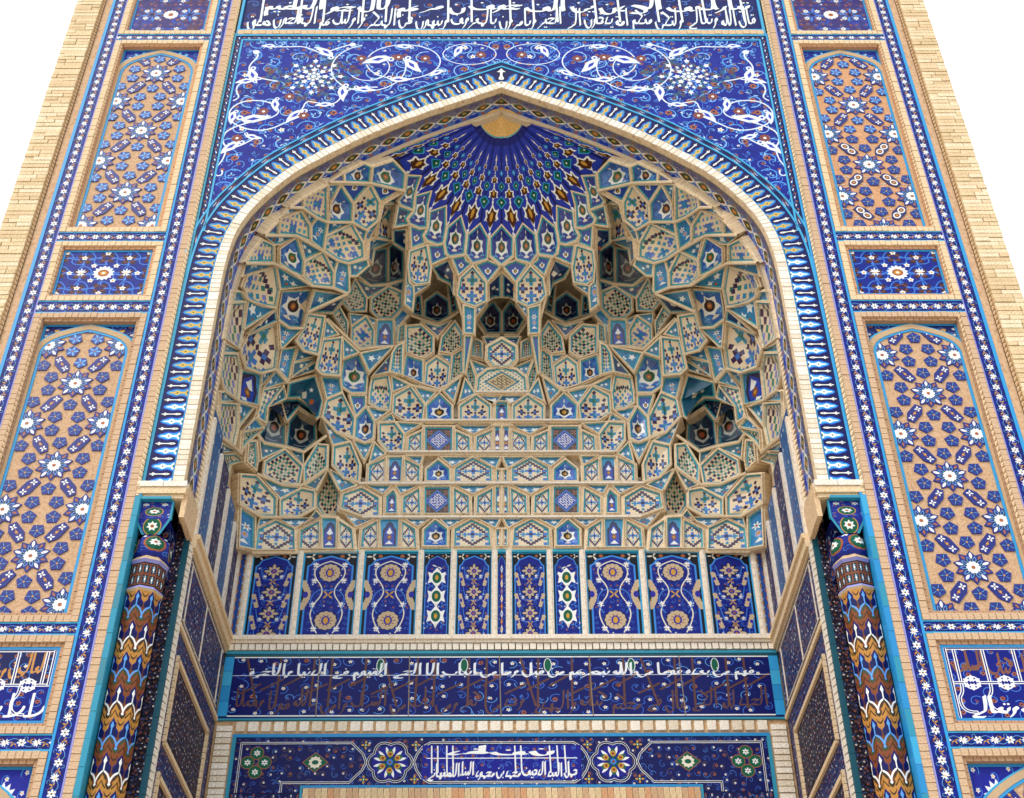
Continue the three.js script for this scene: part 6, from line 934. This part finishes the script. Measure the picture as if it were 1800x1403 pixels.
// ---------------------------------------------------------------- rear wall of the recess below the vault
const ZB = -1.94, MX = [.062, .419, .705, 1.226, 1.758, 2.20];
{
  const t = thing('panel_frieze', 'row of tall arched flower panels between white bars below the vault', 'tile frieze');
  part(t, 'backing', new B().box(-2.32, 2.32, 6.8, 8.3, -2.3, ZB - .03).geo(), M.plaster);
  const kinds = [[-.037, .037, 'tallThin'], [.087, .394, 'tallMid'], [.444, .68, 'tallChain'], [.73, 1.2, 'tallWide'], [1.252, 1.732, 'tallWide'], [1.784, 2.174, 'tallMid'], [2.226, 2.29, 'tallEdge']];
  kinds.forEach(([a, c, m], i) => { for (const s of i ? [1, -1] : [1]) part(t, 'flower_panel', new B(s).plate(a - .003, c + .003, 7.047, 7.885, ZB - .06, ZB - .012).geo(), M[m]); });
  for (const x of MX) for (const s of [1, -1]) { const b = new B(s); b.box(x - .025, x + .025, 7.047, 7.9, ZB - .06, ZB + .012, 2); b.box(x - .012, x + .012, 7.047, 7.9, ZB + .012, ZB + .02, 2); part(t, 'white_bar', b.geo(), M.mull); }
  const c = new B(); c.box(-2.29, 2.29, 7.885, 7.91, ZB - .06, ZB + .006, 2); part(t, 'top_rail', c.geo(), M.ribEdge);
  const d = new B(); d.box(-2.29, 2.29, 7.008, 7.047, ZB - .1, ZB + .05, 2); d.box(-2.29, 2.29, 6.985, 7.008, ZB - .1, ZB + .028, 2); part(t, 'sill', d.geo(), M.mull);
}
{
  const t = thing('inner_script_band', 'cobalt wall band of rust script and white stars on the rear wall', 'inscription');
  part(t, 'backing', new B().box(-2.32, 2.32, 6.17, 6.99, -2.3, ZB - .03).geo(), M.plaster);
  const w = new B(); for (let i = 0; i < 78; i++) { const x = -2.28 + i * .0585; w.box(x, x + .05, 6.925, 6.978, ZB - .06, ZB + rr(.014, .022), 2); } part(t, 'small_white_bricks', w.geo(), M.white[0]).userData.kind = 'stuff';
  part(t, 'turquoise_line', new B().box(-2.29, 2.29, 6.892, 6.917, ZB - .06, ZB + .008).geo(), M.turq[3]); part(t, 'dark_line', new B().box(-2.29, 2.29, 6.872, 6.889, ZB - .06, ZB + .004).geo(), M.teal);
  part(t, 'script_tilework', new B().plate(-2.21, 2.21, 6.335, 6.868, ZB - .08, ZB).geo(), M.scriptInner);
  for (const s of [1, -1]) for (let i = 0; i < 4; i++) part(t, 'turquoise_end_tile', new B(s).box(2.212, 2.288, 6.337 + i * .133, 6.467 + i * .133, ZB - .08, ZB + .004 + rr(0, .003)).geo(), M.turq[i % 3]);
  const l = new B(); l.box(-2.29, 2.29, 6.302, 6.318, ZB - .06, ZB + .004); part(t, 'dark_line', new B().box(-2.29, 2.29, 6.319, 6.333, ZB - .06, ZB + .002).geo(), M.navy); part(t, 'turquoise_line', l.geo(), M.turq[3]);
}
{
  const t = thing('white_brick_course', 'course of upright white bricks framing the door inscription', 'brick course');
  part(t, 'mortar_bed', new B().box(-2.30, 2.30, 2, 6.30, -2.3, ZB - .012).geo(), M.trimDark);
  const n = 42, st = 4.28 / n; for (let i = 0; i < n; i++) { const x = -2.14 + (i + .5) * st, w = rr(.036, .041); part(t, 'white_brick', new B().box(x - w, x + w, 6.208, 6.288, ZB - .06, ZB + rr(.002, .01), 2).geo(), M.white[(rnd() * 4) | 0]); }
  for (const s of [1, -1]) for (let i = 0; i < 34; i++) { const y = 6.23 - i * .052; part(t, 'white_brick', new B(s).box(2.15 + rr(0, .006), 2.275, y - .022 + rr(0, .003), y + .022, ZB - .06, ZB + rr(.002, .01), 2).geo(), M.white[(rnd() * 4) | 0]); }
}
{
  const t = thing('builder_panel', 'dark blue door frieze with white lettering between two six-lobed rosettes', 'inscription');
  part(t, 'script_tilework', new B().plate(-2.11, 2.11, 5.70, 6.157, ZB - .1, ZB - .004, [0, 0, 1, 1]).geo(), M.builder);
  const l = new B(); l.box(-2.14, 2.14, 6.157, 6.185, ZB - .1, ZB + .002); for (const s of [1, -1]) { const q = new B(s); q.box(2.11, 2.14, 4.5, 6.157, ZB - .1, ZB + .002); q.box(1.545, 1.565, 4.5, 5.757, ZB - .1, ZB + .002); part(t, 'turquoise_line', q.geo(), M.turq[3]); part(t, 'flower_leg', new B(s).plate(1.565, 2.11, 4.5, 5.702, ZB - .1, ZB - .004).geo(), M.sideFlora); } l.box(-1.545, 1.545, 5.737, 5.757, ZB - .1, ZB + .002); part(t, 'turquoise_line', l.geo(), M.turq[1]);
  const d = thing('door_head', 'orange brick door head at the lower edge of the picture', 'brickwork'); for (let i = 0; i < 64; i++) { const x = -1.54 + i * .0482; part(d, 'brick', new B().box(x, x + .0445, 5.58, 5.735, ZB - .1, ZB + rr(-.002, .006), 2).geo(), [M.terraWarm, M.terra, M.brick[3], M.brick[5]][(rnd() * 4) | 0]); } part(d, 'mortar_bed', new B().box(-1.545, 1.545, 4.4, 5.737, ZB - .2, ZB - .008).geo(), M.mortar);
}
// ---------------------------------------------------------------- side walls of the recess (drawn in z, y on the plane x = 2.29)
function wallPlate(b, z0, z1, y0, y1, x, uv = [0, 0, 1, 1], back = 2.4) { const [a, c, d, e] = uv; b.quad([x, y0, z0], [x, y0, z1], [x, y1, z1], [x, y1, z0], [a, c], [d, c], [d, e], [a, e]); b.box(x + .001, back, y0, y1, z1, z0); }
for (const [s, side] of SIDES) {
  const t = thing('side_wall', `${side} side wall of the recess, dark floral tiles in cable-edged frames`, 'tiled wall', 'side walls of the recess'), X = 2.29, Z0 = -.37, Z1 = -1.94;
  const m = (name, f, mat) => { const b = new B(s); f(b); return part(t, name, b.geo(), mat); };
  m('masonry', (b) => b.box(2.388, 2.41, 2, 9.2, Z1 - .2, Z0 + .02, 1), M.plaster);
  // upper: three tall bays between white bars
  const bars = [-.40, -.79, -1.19, -1.58, -1.915]; bars.slice(0, -1).forEach((z, i) => m('flower_panel', (b) => wallPlate(b, z - .02, bars[i + 1] + .02, 7.047, 8.28 - i * .1, X + .012), i % 2 ? M.sideFlora : M.sideBlue));
  for (const z of bars) m('white_bar', (b) => b.box(X - .014, X + .03, 7.047, 8.24 + z * .18, z - .024, z + .024, 2), M.mull);
  m('sill', (b) => { b.box(X - .05, X + .03, 7.006, 7.047, Z1, Z0 + .01, 2); b.box(X - .03, X + .03, 6.93, 7.006, Z1, Z0 + .01, 2); }, M.trimPale);
  // script height: one dark floral field
  m('flower_field', (b) => wallPlate(b, Z0 - .03, Z1 + .03, 6.335, 6.91, X + .006, [0, 0, 2.6, 1]), M.sideFlora);
  m('cable_rail', (b) => { for (let z = Z0 - .02; z > Z1 + .03; z -= .05) { b.box(X - .012, X + .03, 6.29, 6.325, z - .044, z, 2); b.box(X - .008, X + .03, 6.905, 6.925, z - .044, z, 2); } }, M.trimPale);
  m('fine_line', (b) => { b.box(X - .003, X + .02, 6.375, 6.383, Z1 + .08, Z0 - .08); b.box(X - .003, X + .02, 6.86, 6.868, Z1 + .08, Z0 - .08); for (const z of [-.5, -1.1, -1.8]) b.box(X - .003, X + .02, 6.383, 6.86, z - .004, z + .004); }, M.white[1]);
  // lower: frame within frame, twice
  m('flower_field', (b) => wallPlate(b, Z0 - .03, Z1 + .03, 3.2, 6.285, X + .006, [0, 0, 3, 6]), M.sideFlora);
  for (const [a, c] of [[5.46, 6.08], [4.3, 5.22]]) {
    m('cable_frame', (b) => { for (let z = -.49; z > -1.68; z -= .05) for (const y of [a, c]) b.box(X - .016, X + .03, y - .016, y + .016, z - .044, z, 2); for (let y = a; y < c; y += .05) for (const z of [-.49, -1.68]) b.box(X - .016, X + .03, y, y + .044, z - .018, z + .018, 2); }, M.trimPale);
    m('brown_flower_panel', (b) => wallPlate(b, -.52, -1.65, a + .02, c - .02, X + .004, [0, 0, 2, 1]), M.sideBrown);
  }
  // front corner: cable and quarter hollow of teal tiles
  m('rope_moulding', (b) => { for (let y = 2.6; y < 7.0; y += .055) b.quad([X - .012, y, Z0 + .004], [X + .016, y + .02, Z0 + .02], [X + .016, y + .066, Z0 + .02], [X - .012, y + .046, Z0 + .004]).box(X - .006, X + .02, y, y + .048, Z0 - .03, Z0, 2); }, M.mull);
  for (let y = 2.6; y < 7.12; y += .27) m('teal_tile', (b) => b.box(X + .018, X + .06, y, Math.min(7.13, y + .267), Z0 - .06, Z0 + .03), M.teal);
}
// ---------------------------------------------------------------- corner columns in their notches, and the impost above
for (const [s, side] of SIDES) {
  const n = thing('column_notch', `${side} corner notch behind the column, edged with turquoise tiles`, 'corner notch', 'corner notches behind the columns');
  const m = (name, f, mat) => { const b = new B(s); f(b); return part(n, name, b.geo(), mat); };
  m('flower_wall', (b) => { b.quad([2.33, 2.5, -.345], [2.64, 2.5, -.345], [2.64, 7.13, -.345], [2.33, 7.13, -.345], [0, 0], [.6, 0], [.6, 9], [0, 9]).quad([2.64, 2.5, -.345], [2.64, 2.5, 0], [2.64, 7.13, 0], [2.64, 7.13, -.345], [0, 0], [.6, 0], [.6, 9], [0, 9]); b.box(2.33, 2.66, 2.5, 7.13, -.4, -.348); }, M.sideBrown);
  for (let y = 2.6; y < 7.1; y += .19) { const q = m('turquoise_tile', (b) => b.box(2.622, 2.662, y, Math.min(7.14, y + .187), -.06, .008 + rr(0, .003)), s < 0 ? [M.turq[3], M.tealPale, M.turq[3]][(rnd() * 3) | 0] : M.turq[(rnd() * 4) | 0]); }
  const im = thing('impost', `${side} brick impost where the arch ring lands above the column`, 'impost', 'imposts of the arch');
  const k = (name, f, mat) => { const b = new B(s); f(b); return part(im, name, b.geo(), mat); };
  for (const [a, c] of [[2.30, 2.47], [2.474, 2.66]]) k('white_brick', (b) => b.box(a, c, 7.222, 7.268, -.1, .018, 2), M.white[0]);
  k('brick_soffit', (b) => { b.box(2.30, 2.66, 7.166, 7.218, -.37, .008, 2); b.box(2.315, 2.66, 7.132, 7.164, -.37, -.012, 2); }, M.trimPale); k('turquoise_line', (b) => b.box(2.40, 2.655, 7.118, 7.140, -.05, .004), M.turq[3]);
  k('tan_return', (b) => b.box(2.292, 2.33, 6.98, 7.27, -.40, -.03, 2), M.trim);
  const c = thing('corner_column', `slim eight-sided ${side} corner column in ochre and blue crested tiles`, 'column', 'slim corner columns'); c.position.set(s * 2.515, 0, -.165);
  const oct = (y0, y1, r0, r1, mat, name, rep = 4, vr = 1) => { const b = new B(); for (let i = 0; i < 8; i++) { const a0 = i * Math.PI / 4, a1 = a0 + Math.PI / 4, f = (a, r, y) => [Math.sin(a) * r, y, Math.cos(a) * r]; b.quad(f(a0, r0, y0), f(a1, r0, y0), f(a1, r1, y1), f(a0, r1, y1), [i * rep / 8, 0], [(i + 1) * rep / 8, 0], [(i + 1) * rep / 8, vr], [i * rep / 8, vr]); if (y1 === y0) continue; } return part(c, name, b.geo(), mat); };
  oct(2.6, 6.385, .128, .128, M.shaft, 'shaft', 4, 7.9); oct(6.385, 6.4, .128, .14, M.trimPale, 'collar'); oct(6.4, 6.42, .14, .128, M.lav, 'collar'); oct(6.42, 6.61, .128, .128, M.drum, 'drum', 4); oct(6.61, 6.632, .128, .145, M.lav, 'collar'); oct(6.632, 6.675, .145, .11, M.trim, 'collar');
  const vs = [[6.675, .112], [6.70, .128], [6.75, .142], [6.80, .138], [6.84, .115], [6.875, .075]]; { const b = new B(); for (let j = 0; j + 1 < vs.length; j++) for (let i = 0; i < 8; i++) { const a0 = i * Math.PI / 4 - .39, a1 = a0 + Math.PI / 4, f = (a, q) => [Math.sin(a) * q[1], q[0], Math.cos(a) * q[1]], v = (q) => (q[0] - 6.675) / .2; b.quad(f(a0, vs[j]), f(a1, vs[j]), f(a1, vs[j + 1]), f(a0, vs[j + 1]), [i / 8, v(vs[j])], [(i + 1) / 8, v(vs[j])], [(i + 1) / 8, v(vs[j + 1])], [i / 8, v(vs[j + 1])]); } part(c, 'vase', b.geo(), M.vase); }
  { const b = new B(); b.plate(-.12, .12, 6.97, 7.125, -.1, .125); const tri = (x0, x1, x2, x3) => b.quad([x0, 6.85, .105], [x1, 6.85, .105], [x2, 6.97, .125], [x3, 6.97, .125], [.3, .2], [.7, .2], [1, .6], [0, .6]); tri(-.045, .045, .12, -.12); b.quad([.12 * -s, 6.97, .125], [.12 * -s, 6.97, -.1], [.12 * -s, 7.125, -.1], [.12 * -s, 7.125, .125]); part(c, 'cap_plate', b.geo(), M.capPlate); const e = new B(); for (const d of [-1, 1]) { e.quad([d * .045, 6.845, .11], [d * .065, 6.845, .11], [d * .135, 6.97, .13], [d * .115, 6.97, .13]); e.box(Math.min(d * .118, d * .132), Math.max(d * .118, d * .132), 6.97, 7.125, .1, .131); } part(c, 'cap_edging', e.geo(), M.turq[3]); const g = new B(); g.box(-.11, .11, 6.6, 7.12, -.18, -.02); part(c, 'cap_core', g.geo(), M.sideFlora); }
}
renderer.render(scene, camera);
